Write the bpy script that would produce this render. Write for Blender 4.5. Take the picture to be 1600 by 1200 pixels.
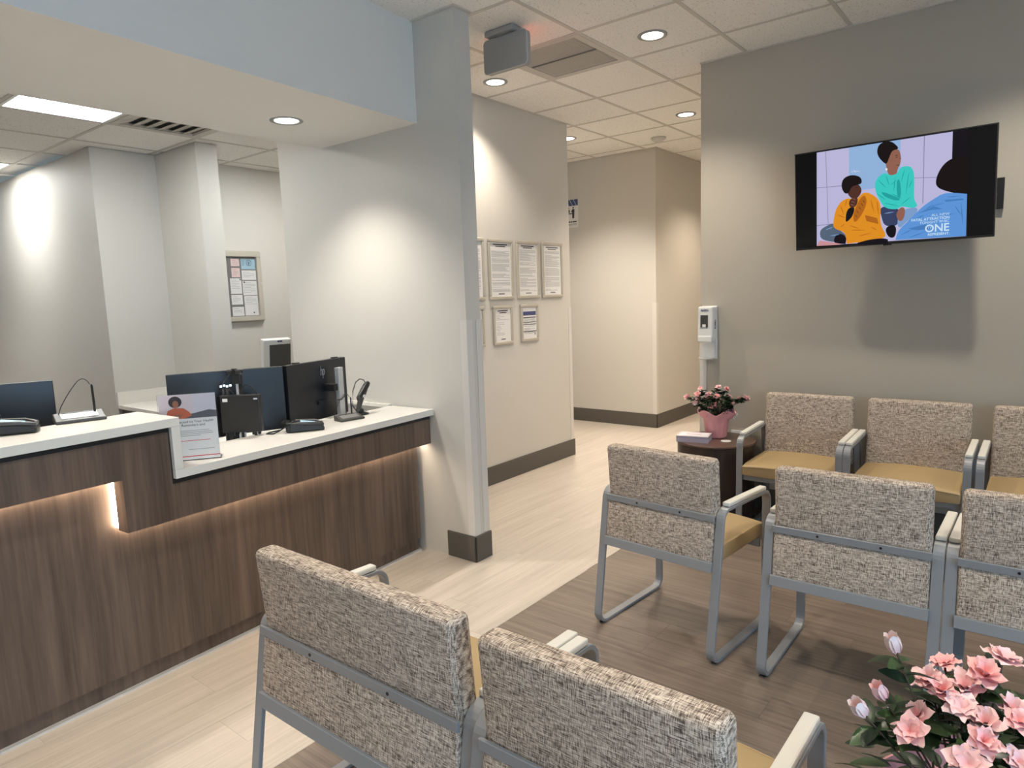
import bpy, bmesh, math, random
from math import sin, cos, pi, radians
from mathutils import Matrix, Vector

for o in list(bpy.data.objects):
    bpy.data.objects.remove(o, do_unlink=True)
scene = bpy.context.scene
COL = scene.collection

# ------------------------------------------------------------------ camera
H_CAM = 1.5
yaw, pitch, roll = radians(51.464), radians(7.431), radians(1.977)
fwd = Vector((sin(yaw)*cos(pitch), cos(yaw)*cos(pitch), -sin(pitch)))
rgt = Vector((cos(yaw), -sin(yaw), 0))
dwn = fwd.cross(rgt)
cam_x = rgt*cos(roll) + dwn*sin(roll)
cam_dn = -rgt*sin(roll) + dwn*cos(roll)
cam_data = bpy.data.cameras.new('camera')
cam = bpy.data.objects.new('camera', cam_data)
COL.objects.link(cam)
m3 = Matrix((cam_x, -cam_dn, -fwd)).transposed()
cam.matrix_world = Matrix.Translation((0, 0, H_CAM)) @ m3.to_4x4()
cam_data.sensor_fit = 'HORIZONTAL'
cam_data.sensor_width = 36.0
cam_data.lens = 1056.74/1600*36.0
cam_data.clip_start = 0.02
scene.camera = cam

# ------------------------------------------------------------------ world, daylight through the windows
world = bpy.data.worlds.new('sky'); scene.world = world
world.use_nodes = True
wn = world.node_tree
wn.nodes['Background'].inputs[0].default_value = (0.46, 0.73, 1.0, 1)
wn.nodes['Background'].inputs[1].default_value = 4.8

scene.view_settings.view_transform = 'Standard'
scene.view_settings.look = 'None'
scene.view_settings.exposure = 0.58
scene.view_settings.gamma = 1.0
scene.view_settings.use_curve_mapping = False

CEIL = 2.985      # waiting-room ceiling
OCEIL = 2.70      # office ceiling
SOF = 2.46        # underside of the soffit over the desk
DOWNLIGHT_W = 72.0
WARM = (1.0, 0.89, 0.745)
NEUTRAL = (1.0, 0.93, 0.84)

def portal(name, loc, sx, sy):
    l = bpy.data.lights.new(name, 'AREA'); l.shape = 'RECTANGLE'; l.size = sx; l.size_y = sy
    l.cycles.is_portal = True
    o = bpy.data.objects.new(name, l); COL.objects.link(o)
    o.location = loc; o.rotation_euler = (radians(90), 0, 0)     # faces +Y
    return o
portal('window_portal', (-0.55, -3.12, 1.45), 2.9, 2.3)

# ------------------------------------------------------------------ node helpers
def new_mat(name):
    m = bpy.data.materials.new(name); m.use_nodes = True
    nt = m.node_tree; b = nt.nodes['Principled BSDF']
    return m, nt, b
def N(nt, t, **kw):
    n = nt.nodes.new(t)
    for k, v in kw.items():
        if k in n.inputs: n.inputs[k].default_value = v
        else: setattr(n, k, v)
    return n
def plain(name, col, rough=0.5, metal=0.0, spec=0.5, bump=0.0, bscale=200, coat=0.0):
    m, nt, b = new_mat(name)
    b.inputs['Base Color'].default_value = (*col, 1)
    b.inputs['Roughness'].default_value = rough
    b.inputs['Metallic'].default_value = metal
    b.inputs['Specular IOR Level'].default_value = spec
    b.inputs['Coat Weight'].default_value = coat
    tc = N(nt, 'ShaderNodeTexCoord')
    no = N(nt, 'ShaderNodeTexNoise', Scale=bscale, Detail=3.0)
    nt.links.new(tc.outputs['Object'], no.inputs['Vector'])
    mx = N(nt, 'ShaderNodeMixRGB', blend_type='MULTIPLY'); mx.inputs[0].default_value = 0.06
    mx.inputs[1].default_value = (*col, 1)
    nt.links.new(no.outputs['Color'], mx.inputs[2]); nt.links.new(mx.outputs[0], b.inputs['Base Color'])
    if bump:
        bp = N(nt, 'ShaderNodeBump', Strength=bump, Distance=0.002)
        nt.links.new(no.outputs['Fac'], bp.inputs['Height']); nt.links.new(bp.outputs[0], b.inputs['Normal'])
    return m
def emit(name, col, strength):
    m, nt, b = new_mat(name)
    b.inputs['Base Color'].default_value = (0, 0, 0, 1)
    b.inputs['Specular IOR Level'].default_value = 0.0
    b.inputs['Emission Color'].default_value = (*col, 1)
    b.inputs['Emission Strength'].default_value = strength
    return m
def wood(name, dark, light, axis, across=26.0, along=1.2, rough=0.45, contrast=(0.3, 0.72), perobj=True, tone=0.25, bump=0.05, coords='Object'):
    m, nt, b = new_mat(name)
    tc = N(nt, 'ShaderNodeTexCoord'); oi = N(nt, 'ShaderNodeObjectInfo')
    mp = N(nt, 'ShaderNodeMapping')
    sc = [across]*3; sc['xyz'.index(axis)] = along
    mp.inputs['Scale'].default_value = sc
    nt.links.new(tc.outputs[coords], mp.inputs['Vector'])
    mul = N(nt, 'ShaderNodeVectorMath', operation='SCALE'); mul.inputs['Scale'].default_value = 37.0 if perobj else 0.0
    cmb = N(nt, 'ShaderNodeCombineXYZ')
    for i in range(3): nt.links.new(oi.outputs['Random'], cmb.inputs[i])
    nt.links.new(cmb.outputs[0], mul.inputs[0]); nt.links.new(mul.outputs[0], mp.inputs['Location'])
    n1 = N(nt, 'ShaderNodeTexNoise', Scale=1.0, Detail=6.0, Roughness=0.65, Distortion=0.35)
    nt.links.new(mp.outputs[0], n1.inputs['Vector'])
    mp2 = N(nt, 'ShaderNodeMapping'); sc2 = [s*5.0 for s in sc]; sc2['xyz'.index(axis)] = along*3
    mp2.inputs['Scale'].default_value = sc2
    nt.links.new(tc.outputs[coords], mp2.inputs['Vector']); nt.links.new(mul.outputs[0], mp2.inputs['Location'])
    n2 = N(nt, 'ShaderNodeTexNoise', Scale=1.0, Detail=4.0, Roughness=0.7)
    nt.links.new(mp2.outputs[0], n2.inputs['Vector'])
    add = N(nt, 'ShaderNodeMath', operation='MULTIPLY_ADD'); add.inputs[1].default_value = 0.45
    nt.links.new(n2.outputs['Fac'], add.inputs[0])
    sm = N(nt, 'ShaderNodeMath', operation='MULTIPLY'); sm.inputs[1].default_value = 0.62
    nt.links.new(n1.outputs['Fac'], sm.inputs[0]); nt.links.new(sm.outputs[0], add.inputs[2])
    cr = N(nt, 'ShaderNodeValToRGB')
    cr.color_ramp.elements[0].position = contrast[0]; cr.color_ramp.elements[0].color = (*dark, 1)
    cr.color_ramp.elements[1].position = contrast[1]; cr.color_ramp.elements[1].color = (*light, 1)
    nt.links.new(add.outputs[0], cr.inputs[0])
    hs = N(nt, 'ShaderNodeHueSaturation')
    mr = N(nt, 'ShaderNodeMapRange'); mr.inputs['To Min'].default_value = 1-tone/2; mr.inputs['To Max'].default_value = 1+tone/2
    nt.links.new(oi.outputs['Random'], mr.inputs['Value'])
    if perobj: nt.links.new(mr.outputs[0], hs.inputs['Value'])
    nt.links.new(cr.outputs[0], hs.inputs['Color'])
    nt.links.new(hs.outputs[0], b.inputs['Base Color'])
    b.inputs['Roughness'].default_value = rough
    bp = N(nt, 'ShaderNodeBump', Strength=bump, Distance=0.002)
    nt.links.new(n2.outputs['Fac'], bp.inputs['Height']); nt.links.new(bp.outputs[0], b.inputs['Normal'])
    return m
def paint(name, col, rough=0.6):
    m, nt, b = new_mat(name)
    tc = N(nt, 'ShaderNodeTexCoord')
    n1 = N(nt, 'ShaderNodeTexNoise', Scale=1.1, Detail=2.0)
    nt.links.new(tc.outputs['Object'], n1.inputs['Vector'])
    mx = N(nt, 'ShaderNodeMixRGB'); mx.inputs[1].default_value = (*[c*0.975 for c in col], 1); mx.inputs[2].default_value = (*[min(1, c*1.025) for c in col], 1)
    nt.links.new(n1.outputs['Fac'], mx.inputs[0]); nt.links.new(mx.outputs[0], b.inputs['Base Color'])
    n2 = N(nt, 'ShaderNodeTexNoise', Scale=160.0, Detail=2.0)
    nt.links.new(tc.outputs['Object'], n2.inputs['Vector'])
    bp = N(nt, 'ShaderNodeBump', Strength=0.10, Distance=0.003)
    nt.links.new(n2.outputs['Fac'], bp.inputs['Height']); nt.links.new(bp.outputs[0], b.inputs['Normal'])
    b.inputs['Roughness'].default_value = rough
    return m
def tweed(name):
    m, nt, b = new_mat(name)
    tc = N(nt, 'ShaderNodeTexCoord'); oi = N(nt, 'ShaderNodeObjectInfo')
    off = N(nt, 'ShaderNodeVectorMath', operation='SCALE'); off.inputs['Scale'].default_value = 9.0
    cmb = N(nt, 'ShaderNodeCombineXYZ')
    for i in range(3): nt.links.new(oi.outputs['Random'], cmb.inputs[i])
    nt.links.new(cmb.outputs[0], off.inputs[0])
    def thr(scale, det=2.0):
        mp = N(nt, 'ShaderNodeMapping'); mp.inputs['Scale'].default_value = scale
        nt.links.new(tc.outputs['Object'], mp.inputs['Vector']); nt.links.new(off.outputs[0], mp.inputs['Location'])
        n = N(nt, 'ShaderNodeTexNoise', Scale=1.0, Detail=det, Roughness=0.6)
        nt.links.new(mp.outputs[0], n.inputs['Vector']); return n
    a = thr((760, 48, 760), 0.5); c = thr((75, 760, 75), 0.5); d = thr((60, 20, 420), 0.0)
    ad = N(nt, 'ShaderNodeMath', operation='ADD'); nt.links.new(a.outputs['Fac'], ad.inputs[0]); nt.links.new(c.outputs['Fac'], ad.inputs[1])
    ad2 = N(nt, 'ShaderNodeMath', operation='MULTIPLY_ADD'); ad2.inputs[1].default_value = 0.34
    nt.links.new(d.outputs['Fac'], ad2.inputs[0]); nt.links.new(ad.outputs[0], ad2.inputs[2])
    mr = N(nt, 'ShaderNodeMapRange'); mr.inputs['From Min'].default_value = 0.78; mr.inputs['From Max'].default_value = 1.54
    nt.links.new(ad2.outputs[0], mr.inputs['Value'])
    cr = N(nt, 'ShaderNodeValToRGB'); el = cr.color_ramp.elements
    el[0].position = 0.15; el[0].color = (0.095, 0.070, 0.056, 1)
    el[1].position = 0.85; el[1].color = (0.76, 0.66, 0.56, 1)
    e = cr.color_ramp.elements.new(0.48); e.color = (0.40, 0.322, 0.262, 1)
    nt.links.new(mr.outputs[0], cr.inputs[0]); nt.links.new(cr.outputs[0], b.inputs['Base Color'])
    b.inputs['Roughness'].default_value = 0.9; b.inputs['Specular IOR Level'].default_value = 0.2
    bp = N(nt, 'ShaderNodeBump', Strength=0.35, Distance=0.002)
    nt.links.new(mr.outputs[0], bp.inputs['Height']); nt.links.new(bp.outputs[0], b.inputs['Normal'])
    return m
def tile_mat(name):
    m, nt, b = new_mat(name)
    tc = N(nt, 'ShaderNodeTexCoord'); oi = N(nt, 'ShaderNodeObjectInfo')
    mp = N(nt, 'ShaderNodeMapping'); cmb = N(nt, 'ShaderNodeCombineXYZ')
    sc = N(nt, 'ShaderNodeVectorMath', operation='SCALE'); sc.inputs['Scale'].default_value = 13.0
    for i in range(3): nt.links.new(oi.outputs['Random'], cmb.inputs[i])
    nt.links.new(cmb.outputs[0], sc.inputs[0]); nt.links.new(sc.outputs[0], mp.inputs['Location'])
    nt.links.new(tc.outputs['Object'], mp.inputs['Vector'])
    n1 = N(nt, 'ShaderNodeTexNoise', Scale=95.0, Detail=3.0, Roughness=0.7)
    nt.links.new(mp.outputs[0], n1.inputs['Vector'])
    cr = N(nt, 'ShaderNodeValToRGB'); el = cr.color_ramp.elements
    el[0].position = 0.30; el[0].color = (0.42, 0.40, 0.37, 1); el[1].position = 0.42; el[1].color = (0.88, 0.86, 0.82, 1)
    nt.links.new(n1.outputs['Fac'], cr.inputs[0]); nt.links.new(cr.outputs[0], b.inputs['Base Color'])
    b.inputs['Roughness'].default_value = 0.95; b.inputs['Specular IOR Level'].default_value = 0.1
    bp = N(nt, 'ShaderNodeBump', Strength=0.5, Distance=0.003)
    nt.links.new(cr.outputs[0], bp.inputs['Height']); nt.links.new(bp.outputs[0], b.inputs['Normal'])
    return m
def petal_mat(name, edge, throat):
    m, nt, b = new_mat(name)
    tc = N(nt, 'ShaderNodeTexCoord'); ln = N(nt, 'ShaderNodeVectorMath', operation='LENGTH')
    oi = N(nt, 'ShaderNodeObjectInfo')
    nt.links.new(tc.outputs['Object'], ln.inputs[0])
    mr = N(nt, 'ShaderNodeMapRange'); mr.inputs['From Min'].default_value = 0.004; mr.inputs['From Max'].default_value = 0.026
    nt.links.new(ln.outputs['Value'], mr.inputs['Value'])
    mx = N(nt, 'ShaderNodeMixRGB'); mx.inputs[1].default_value = (*throat, 1); mx.inputs[2].default_value = (*edge, 1)
    nt.links.new(mr.outputs[0], mx.inputs[0])
    hs = N(nt, 'ShaderNodeHueSaturation'); r2 = N(nt, 'ShaderNodeMapRange'); r2.inputs['To Min'].default_value = 0.75; r2.inputs['To Max'].default_value = 1.15
    nt.links.new(oi.outputs['Random'], r2.inputs['Value']); nt.links.new(r2.outputs[0], hs.inputs['Saturation'])
    nt.links.new(mx.outputs[0], hs.inputs['Color']); nt.links.new(hs.outputs[0], b.inputs['Base Color'])
    b.inputs['Roughness'].default_value = 0.55
    b.inputs['Subsurface Weight'].default_value = 0.15; b.inputs['Subsurface Radius'].default_value = (0.01, 0.004, 0.004)
    return m
def leaf_mat(name, a, c):
    m, nt, b = new_mat(name)
    oi = N(nt, 'ShaderNodeObjectInfo'); tc = N(nt, 'ShaderNodeTexCoord')
    no = N(nt, 'ShaderNodeTexNoise', Scale=25.0); nt.links.new(tc.outputs['Object'], no.inputs['Vector'])
    ad = N(nt, 'ShaderNodeMath', operation='MULTIPLY'); nt.links.new(oi.outputs['Random'], ad.inputs[0]); nt.links.new(no.outputs['Fac'], ad.inputs[1])
    mr = N(nt, 'ShaderNodeMapRange'); mr.inputs['From Max'].default_value = 0.55; nt.links.new(ad.outputs[0], mr.inputs['Value'])
    mx = N(nt, 'ShaderNodeMixRGB'); mx.inputs[1].default_value = (*a, 1); mx.inputs[2].default_value = (*c, 1)
    nt.links.new(mr.outputs[0], mx.inputs[0]); nt.links.new(mx.outputs[0], b.inputs['Base Color'])
    b.inputs['Roughness'].default_value = 0.38
    return m

M = {}
M['wall'] = paint('wall_paint', (0.60, 0.575, 0.53))
M['soffit'] = paint('soffit_paint', (0.78, 0.76, 0.72))
M['accent'] = paint('accent_paint', (0.455, 0.415, 0.350))
M['tile'] = tile_mat('ceiling_tile')
M['tee'] = plain('tee_bar_white', (0.60, 0.57, 0.52), 0.5)
M['slab'] = plain('ceiling_board', (0.70, 0.67, 0.62), 0.9)
M['base'] = plain('grey_rubber_base', (0.095, 0.086, 0.074), 0.5, bscale=40)
M['guard'] = plain('corner_guard_vinyl', (0.68, 0.655, 0.62), 0.35)
M['floor_light'] = wood('pale_plank', (0.40, 0.342, 0.290), (0.62, 0.555, 0.485), 'x', across=24, along=1.0, rough=0.34, tone=0.05, contrast=(0.25, 0.72), bump=0.02)
M['floor_dark'] = wood('brown_plank', (0.10, 0.076, 0.060), (0.275, 0.215, 0.172), 'x', across=30, along=1.1, rough=0.34, tone=0.09, contrast=(0.28, 0.72), bump=0.03)
M['desk_wood'] = wood('walnut_laminate', (0.032, 0.021, 0.017), (0.20, 0.140, 0.105), 'z', across=8, along=0.55, rough=0.40, contrast=(0.30, 0.72), perobj=False, bump=0.03)
M['table_wood'] = wood('dark_veneer', (0.018, 0.011, 0.009), (0.052, 0.031, 0.024), 'z', across=30, along=1.5, rough=0.35, perobj=False)
M['table_top'] = wood('table_top_veneer', (0.070, 0.040, 0.029), (0.135, 0.080, 0.058), 'y', across=30, along=1.5, rough=0.30, perobj=False)
M['quartz'] = plain('white_quartz', (0.82, 0.79, 0.73), 0.18, bscale=30)
M['black'] = plain('black_plastic', (0.012, 0.012, 0.013), 0.4)
M['black_gloss'] = plain('glossy_black', (0.004, 0.004, 0.005), 0.12, spec=0.3)
M['monitor_back'] = plain('charcoal_monitor_plastic', (0.013, 0.014, 0.018), 0.35)
M['dark_grey'] = plain('dark_grey_plastic', (0.055, 0.053, 0.050), 0.4)
M['mid_grey'] = plain('grey_plastic', (0.22, 0.22, 0.21), 0.4)
M['silver'] = plain('silver_metal', (0.62, 0.63, 0.66), 0.35, metal=0.6)
M['frame'] = plain('grey_powder_coat', (0.29, 0.30, 0.315), 0.38, metal=0.1)
M['pad'] = plain('pale_arm_pad', (0.74, 0.72, 0.66), 0.45)
M['tweed'] = tweed('tweed_fabric')
M['tan'] = plain('tan_vinyl', (0.44, 0.315, 0.158), 0.42, bump=0.15, bscale=350)
M['white_plastic'] = plain('white_plastic', (0.78, 0.78, 0.76), 0.35)
M['offwhite'] = plain('offwhite_plastic', (0.60, 0.60, 0.57), 0.45)
M['grey_metal'] = plain('sign_grey', (0.36, 0.36, 0.35), 0.5)
M['sign_edge'] = plain('sign_edge_grey', (0.52, 0.53, 0.55), 0.4)
M['paper'] = plain('white_paper', (0.78, 0.77, 0.76), 0.7)
M['paper_cool'] = plain('cool_paper', (0.70, 0.70, 0.74), 0.7)
M['ink'] = plain('black_ink', (0.05, 0.05, 0.055), 0.8)
M['ink_grey'] = plain('grey_ink', (0.36, 0.36, 0.36), 0.8)
M['red_ink'] = plain('red_ink', (0.62, 0.05, 0.05), 0.7)
M['navy_ink'] = plain('navy_ink', (0.06, 0.07, 0.18), 0.7)
M['blue_ink'] = plain('pale_blue_paper', (0.36, 0.56, 0.68), 0.7)
M['pink_paper'] = plain('pink_paper', (0.78, 0.58, 0.57), 0.7)
M['frame_ivory'] = plain('champagne_frame', (0.52, 0.48, 0.41), 0.35, metal=0.15)
M['cork'] = plain('cork_board', (0.17, 0.165, 0.155), 0.9)
M['wrap'] = plain('pink_wrap_paper', (0.80, 0.37, 0.40), 0.5, bump=0.4, bscale=60)
M['ribbon'] = plain('white_ribbon', (0.80, 0.77, 0.76), 0.4)
M['stem'] = plain('brown_stem', (0.085, 0.060, 0.035), 0.7)
M['soil'] = plain('dark_soil', (0.03, 0.022, 0.016), 0.95)
M['leaf'] = leaf_mat('azalea_leaf', (0.010, 0.021, 0.010), (0.052, 0.098, 0.030))
M['petal'] = petal_mat('pink_petal', (0.93, 0.60, 0.585), (0.90, 0.40, 0.41))
M['petal_pale'] = petal_mat('pale_petal', (0.90, 0.78, 0.76), (0.86, 0.55, 0.55))
M['led'] = emit('led_strip', (1.0, 0.82, 0.62), 25.0)
M['lens'] = emit('downlight_lens', (1.0, 0.93, 0.83), 9.0)
M['troffer'] = emit('troffer_lens', (1.0, 1.0, 0.965), 21.0)
M['red_glow'] = emit('red_led_panel', (1.0, 0.06, 0.03), 1.6)
M['blue_led'] = emit('port_light', (0.6, 0.8, 1.0), 2.5)
mg, ntg, bg = new_mat('clear_glass')
bg.inputs['Base Color'].default_value = (0.95, 0.97, 0.98, 1); bg.inputs['Roughness'].default_value = 0.03
bg.inputs['Transmission Weight'].default_value = 1.0; bg.inputs['IOR'].default_value = 1.05
M['glass'] = mg

# ------------------------------------------------------------------ mesh helpers
class MB:
    def __init__(s): s.v = []; s.f = []; s.mi = []; s.cur = 0
    def add(s, vs, fs):
        n = len(s.v); s.v += [tuple(p) for p in vs]
        for f in fs: s.f.append([n+i for i in f]); s.mi.append(s.cur)
        return s
    def box(s, x0, x1, y0, y1, z0, z1):
        vs = [(x0,y0,z0),(x1,y0,z0),(x1,y1,z0),(x0,y1,z0),(x0,y0,z1),(x1,y0,z1),(x1,y1,z1),(x0,y1,z1)]
        return s.add(vs, [(3,2,1,0),(4,5,6,7),(0,1,5,4),(1,2,6,5),(2,3,7,6),(3,0,4,7)])
    def obox(s, c, ax, ay, az):          # centre and three half-axis vectors
        c, ax, ay, az = map(Vector, (c, ax, ay, az))
        vs = [c+a*ax+b*ay+d*az for d in (-1,1) for a,b in ((-1,-1),(1,-1),(1,1),(-1,1))]
        return s.add(vs, [(3,2,1,0),(4,5,6,7),(0,1,5,4),(1,2,6,5),(2,3,7,6),(3,0,4,7)])
    def prism(s, poly, vec):             # polygon (3D, planar) extruded along vec
        n = len(poly); vec = Vector(vec); vs = [Vector(p) for p in poly]; vs += [p+vec for p in vs[:n]]
        fs = [list(range(n))[::-1], list(range(n, 2*n))] + [[i,(i+1)%n,n+(i+1)%n,n+i] for i in range(n)]
        return s.add(vs, fs)
    def tube(s, pts, r, n=8, cap=True):
        pts = [Vector(p) for p in pts]; rings = []
        rs = r if isinstance(r, (list, tuple)) else [r]*len(pts)
        up = Vector((0,0,1))
        for i, p in enumerate(pts):
            t = (pts[min(i+1,len(pts)-1)]-pts[max(i-1,0)]).normalized()
            a = t.cross(up)
            if a.length < 1e-3: a = t.cross(Vector((1,0,0)))
            a.normalize(); b = t.cross(a)
            rings.append([p+(a*cos(2*pi*k/n)+b*sin(2*pi*k/n))*rs[i] for k in range(n)])
        vs = [q for rg in rings for q in rg]; fs = []
        for i in range(len(pts)-1):
            for k in range(n): fs.append((i*n+k, i*n+(k+1)%n, (i+1)*n+(k+1)%n, (i+1)*n+k))
        if cap: fs += [list(range(n))[::-1], [(len(pts)-1)*n+k for k in range(n)]]
        return s.add(vs, fs)
    def lathe(s, prof, c=(0,0,0), n=32, wob=None, close=False):
        vs = []; fs = []
        for j, (r, z) in enumerate(prof):
            for k in range(n):
                a = 2*pi*k/n; rr, zz = (r, z) if wob is None else wob(j, a, r, z)
                vs.append((c[0]+rr*cos(a), c[1]+rr*sin(a), c[2]+zz))
        for j in range(len(prof)-1):
            for k in range(n): fs.append((j*n+k, j*n+(k+1)%n, (j+1)*n+(k+1)%n, (j+1)*n+k))
        if close: fs += [list(range(n))[::-1], [(len(prof)-1)*n+k for k in range(n)]]
        return s.add(vs, fs)
    def bar_loop(s, path, v0, v1, t, closed=True):   # flat bar: path in (u,z), width v0..v1, thickness t to the inside
        n = len(path); P = [Vector((p[0], p[1])) for p in path]; inn = []
        for i in range(n):
            if closed: a, b = P[i-1], P[(i+1)%n]
            else: a, b = P[max(i-1,0)], P[min(i+1,n-1)]
            d = (b-a).normalized(); inn.append(P[i]+Vector((-d.y, d.x))*t)
        vs = []
        for i in range(n):
            vs += [(P[i].x,v0,P[i].y),(P[i].x,v1,P[i].y),(inn[i].x,v1,inn[i].y),(inn[i].x,v0,inn[i].y)]
        fs = []
        for i in range(n if closed else n-1):
            j = (i+1) % n
            for k in range(4): fs.append((i*4+k, i*4+(k+1)%4, j*4+(k+1)%4, j*4+k))
        return s.add(vs, fs)
    def mesh(s, name, mats, bevel=0.0, seg=2, smooth=False, xf=None, ang=35):
        me = bpy.data.meshes.new(name); me.from_pydata(s.v, [], s.f)
        if not isinstance(mats, (list, tuple)): mats = [mats]
        for m in mats: me.materials.append(M[m] if isinstance(m, str) else m)
        for p, i in zip(me.polygons, s.mi): p.material_index = i
        bm = bmesh.new(); bm.from_mesh(me)
        bmesh.ops.recalc_face_normals(bm, faces=bm.faces)
        if bevel:
            ed = [e for e in bm.edges if len(e.link_faces) == 2 and e.calc_face_angle(0) > radians(ang)]
            bmesh.ops.bevel(bm, geom=ed, offset=bevel, segments=seg, affect='EDGES', profile=0.5, clamp_overlap=True)
        if xf is not None: bm.transform(xf)
        bm.to_mesh(me); bm.free()
        if smooth:
            for p in me.polygons: p.use_smooth = True
            try: me.set_sharp_from_angle(angle=radians(40))
            except Exception: pass
        return me
RM = {}
def tag(o, label=None, cat=None, group=None, kind=None):
    if label: o['label'] = label
    if cat: o['category'] = cat
    if group: o['group'] = group
    if kind: o['kind'] = kind
    return o
def link(name, me, parent=None, mtx=None):
    o = bpy.data.objects.new(name, me); COL.objects.link(o)
    if parent is not None: o.parent = parent
    if mtx is not None: o.matrix_local = mtx
    return o
def thing(name, label, cat, loc=(0,0,0), rz=0.0, group=None, kind=None):
    o = bpy.data.objects.new(name, None); COL.objects.link(o); o.empty_display_size = 0.1
    o.location = loc; o.rotation_euler = (0, 0, rz)
    RM[o.name] = Matrix.Translation(loc) @ Matrix.Rotation(rz, 4, 'Z')
    return tag(o, label, cat, group, kind)
def part(name, mb, mat, parent, bevel=0.0, smooth=False, world=False, frame=None, seg=2, label=None, kind=None):
    """mesh under a thing; coordinates local to the thing, or in world / another frame"""
    xf = None
    if world or frame is not None:
        root = parent
        xf = RM[root.name].inverted() @ (frame if frame is not None else Matrix.Identity(4))
    o = link(name, mb.mesh(name, mat, bevel, seg, smooth, xf), parent)
    RM[o.name] = RM[parent.name]
    return tag(o, label, kind=kind)
def solo(name, mb, mat, label, cat, bevel=0.0, smooth=False, group=None, kind=None, frame=None, seg=2):
    """one-mesh thing with its origin at the middle of its base"""
    me = mb.mesh(name, mat, bevel, seg, smooth, frame)
    xs = [v.co for v in me.vertices]
    c = Vector(((min(v.x for v in xs)+max(v.x for v in xs))/2, (min(v.y for v in xs)+max(v.y for v in xs))/2, min(v.z for v in xs)))
    me.transform(Matrix.Translation(-c))
    o = link(name, me); o.location = c; RM[o.name] = Matrix.Translation(c)
    return tag(o, label, cat, group, kind)
def copy_tree(src, loc, rz, label, group=None):
    r = src.copy(); COL.objects.link(r); r.location = loc; r.rotation_euler = (0, 0, rz); r['label'] = label
    if group: r['group'] = group
    for ch in list(src.children):
        c = ch.copy(); COL.objects.link(c); c.parent = r
        for g in list(ch.children):
            d = g.copy(); COL.objects.link(d); d.parent = c
    RM[r.name] = Matrix.Translation(loc) @ Matrix.Rotation(rz, 4, 'Z')
    return r
def text_mesh(txt, size, mat, align='LEFT', depth=0.0003, bold=False):
    cu = bpy.data.curves.new('lettering', 'FONT'); cu.body = txt; cu.size = size; cu.align_x = align
    cu.extrude = depth; cu.resolution_u = 3
    if bold: cu.offset = size*0.018
    ob = bpy.data.objects.new('lettering', cu); COL.objects.link(ob)
    dg = bpy.context.evaluated_depsgraph_get()
    me = bpy.data.meshes.new_from_object(ob.evaluated_get(dg))
    bpy.data.objects.remove(ob, do_unlink=True)
    me.materials.clear(); me.materials.append(M[mat] if isinstance(mat, str) else mat)
    return me
def axes_mtx(o, x, y):                    # x: reading direction, y: up of the text
    x = Vector(x).normalized(); y = Vector(y).normalized(); z = x.cross(y)
    return Matrix.Translation(Vector(o)) @ Matrix((x, y, z)).transposed().to_4x4()
def letter(name, txt, size, mat, parent, o, x, y, align='LEFT', bold=False, depth=0.0003, sx=1.0):
    """lettering given in world coordinates, parented to a thing"""
    me = text_mesh(txt, size, mat, align, depth, bold)
    me.transform(RM[parent.name].inverted() @ axes_mtx(o, x, y) @ Matrix.Diagonal((sx, 1, 1, 1)))
    ob = link(name, me, parent); RM[ob.name] = RM[parent.name]
    return ob
DA = radians(4.03)
DESK = Matrix.Rotation(DA, 4, 'Z')         # desk frame: rotated a little from the walls
def dw(x, y, z=0.0): return DESK @ Vector((x, y, z))
random.seed(7)

# ================================================================== THE SETTING
mp_, ntp, bp_ = new_mat('window_pane')
tr = N(ntp, 'ShaderNodeBsdfTransparent'); gl = N(ntp, 'ShaderNodeBsdfGlossy', Roughness=0.02); mxs = N(ntp, 'ShaderNodeMixShader')
mxs.inputs[0].default_value = 0.06
ntp.links.new(tr.outputs[0], mxs.inputs[1]); ntp.links.new(gl.outputs[0], mxs.inputs[2])
ntp.links.new(mxs.outputs[0], ntp.nodes['Material Output'].inputs['Surface'])
M['pane'] = mp_

WX, WX2 = 2.745, 2.865            # wing wall that ends the desk
TVX = 4.53                        # wall with the television
XR, YB, XL, YW = 9.0, 8.6, -2.3, -3.0
def struct(name, mb, mat, label, cat, bevel=0.0):
    return solo(name, mb, mat, label, cat, bevel=bevel, kind='structure')
BB = 0.152
# ---- floor with planks
fl = struct('floor', MB().box(XL-.12, XR+.12, YW-.12, YB+.12, -0.12, -0.004), 'floor_dark', 'wood-look plank floor, pale by the desk and brown under the chairs', 'floor')
def plank_mesh(L, W, mat):
    key = (round(L, 2), round(W, 3), mat)
    if key not in plank_mesh.c:
        g = 0.0003
        plank_mesh.c[key] = MB().box(g, L-g, g, W-g, -0.004, 0.0).mesh('plank', mat)
    return plank_mesh.c[key]
plank_mesh.c = {}
fl_inv = RM[fl.name].inverted()
def lay(x0, x1, y0, y1, along, W, Lp, mat):
    a0, a1, b0, b1 = (x0, x1, y0, y1) if along == 'x' else (y0, y1, x0, x1)
    b = b0
    while b < b1-1e-4:
        w = min(W, b1-b); a = a0 - random.uniform(0.1, Lp)
        while a < a1-1e-4:
            s = max(a, a0); e = min(a+Lp, a1)
            if e-s > 0.03:
                me = plank_mesh(e-s, w, mat)
                if along == 'x': mt = Matrix.Translation((s, b, 0))
                else: mt = Matrix.Translation((b+w, s, 0)) @ Matrix.Rotation(pi/2, 4, 'Z')
                link('plank', me, fl, fl_inv @ mt)
            a += Lp
        b += W
lay(0.15, XR, 1.907, 3.455, 'x', 0.1935, 1.22, 'floor_light')
lay(5.2, 6.75, 3.455, 5.65, 'x', 0.1829, 1.22, 'floor_light')
lay(0.55, TVX, -1.0, 1.907, 'y', 0.1531, 1.22, 'floor_dark')

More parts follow.
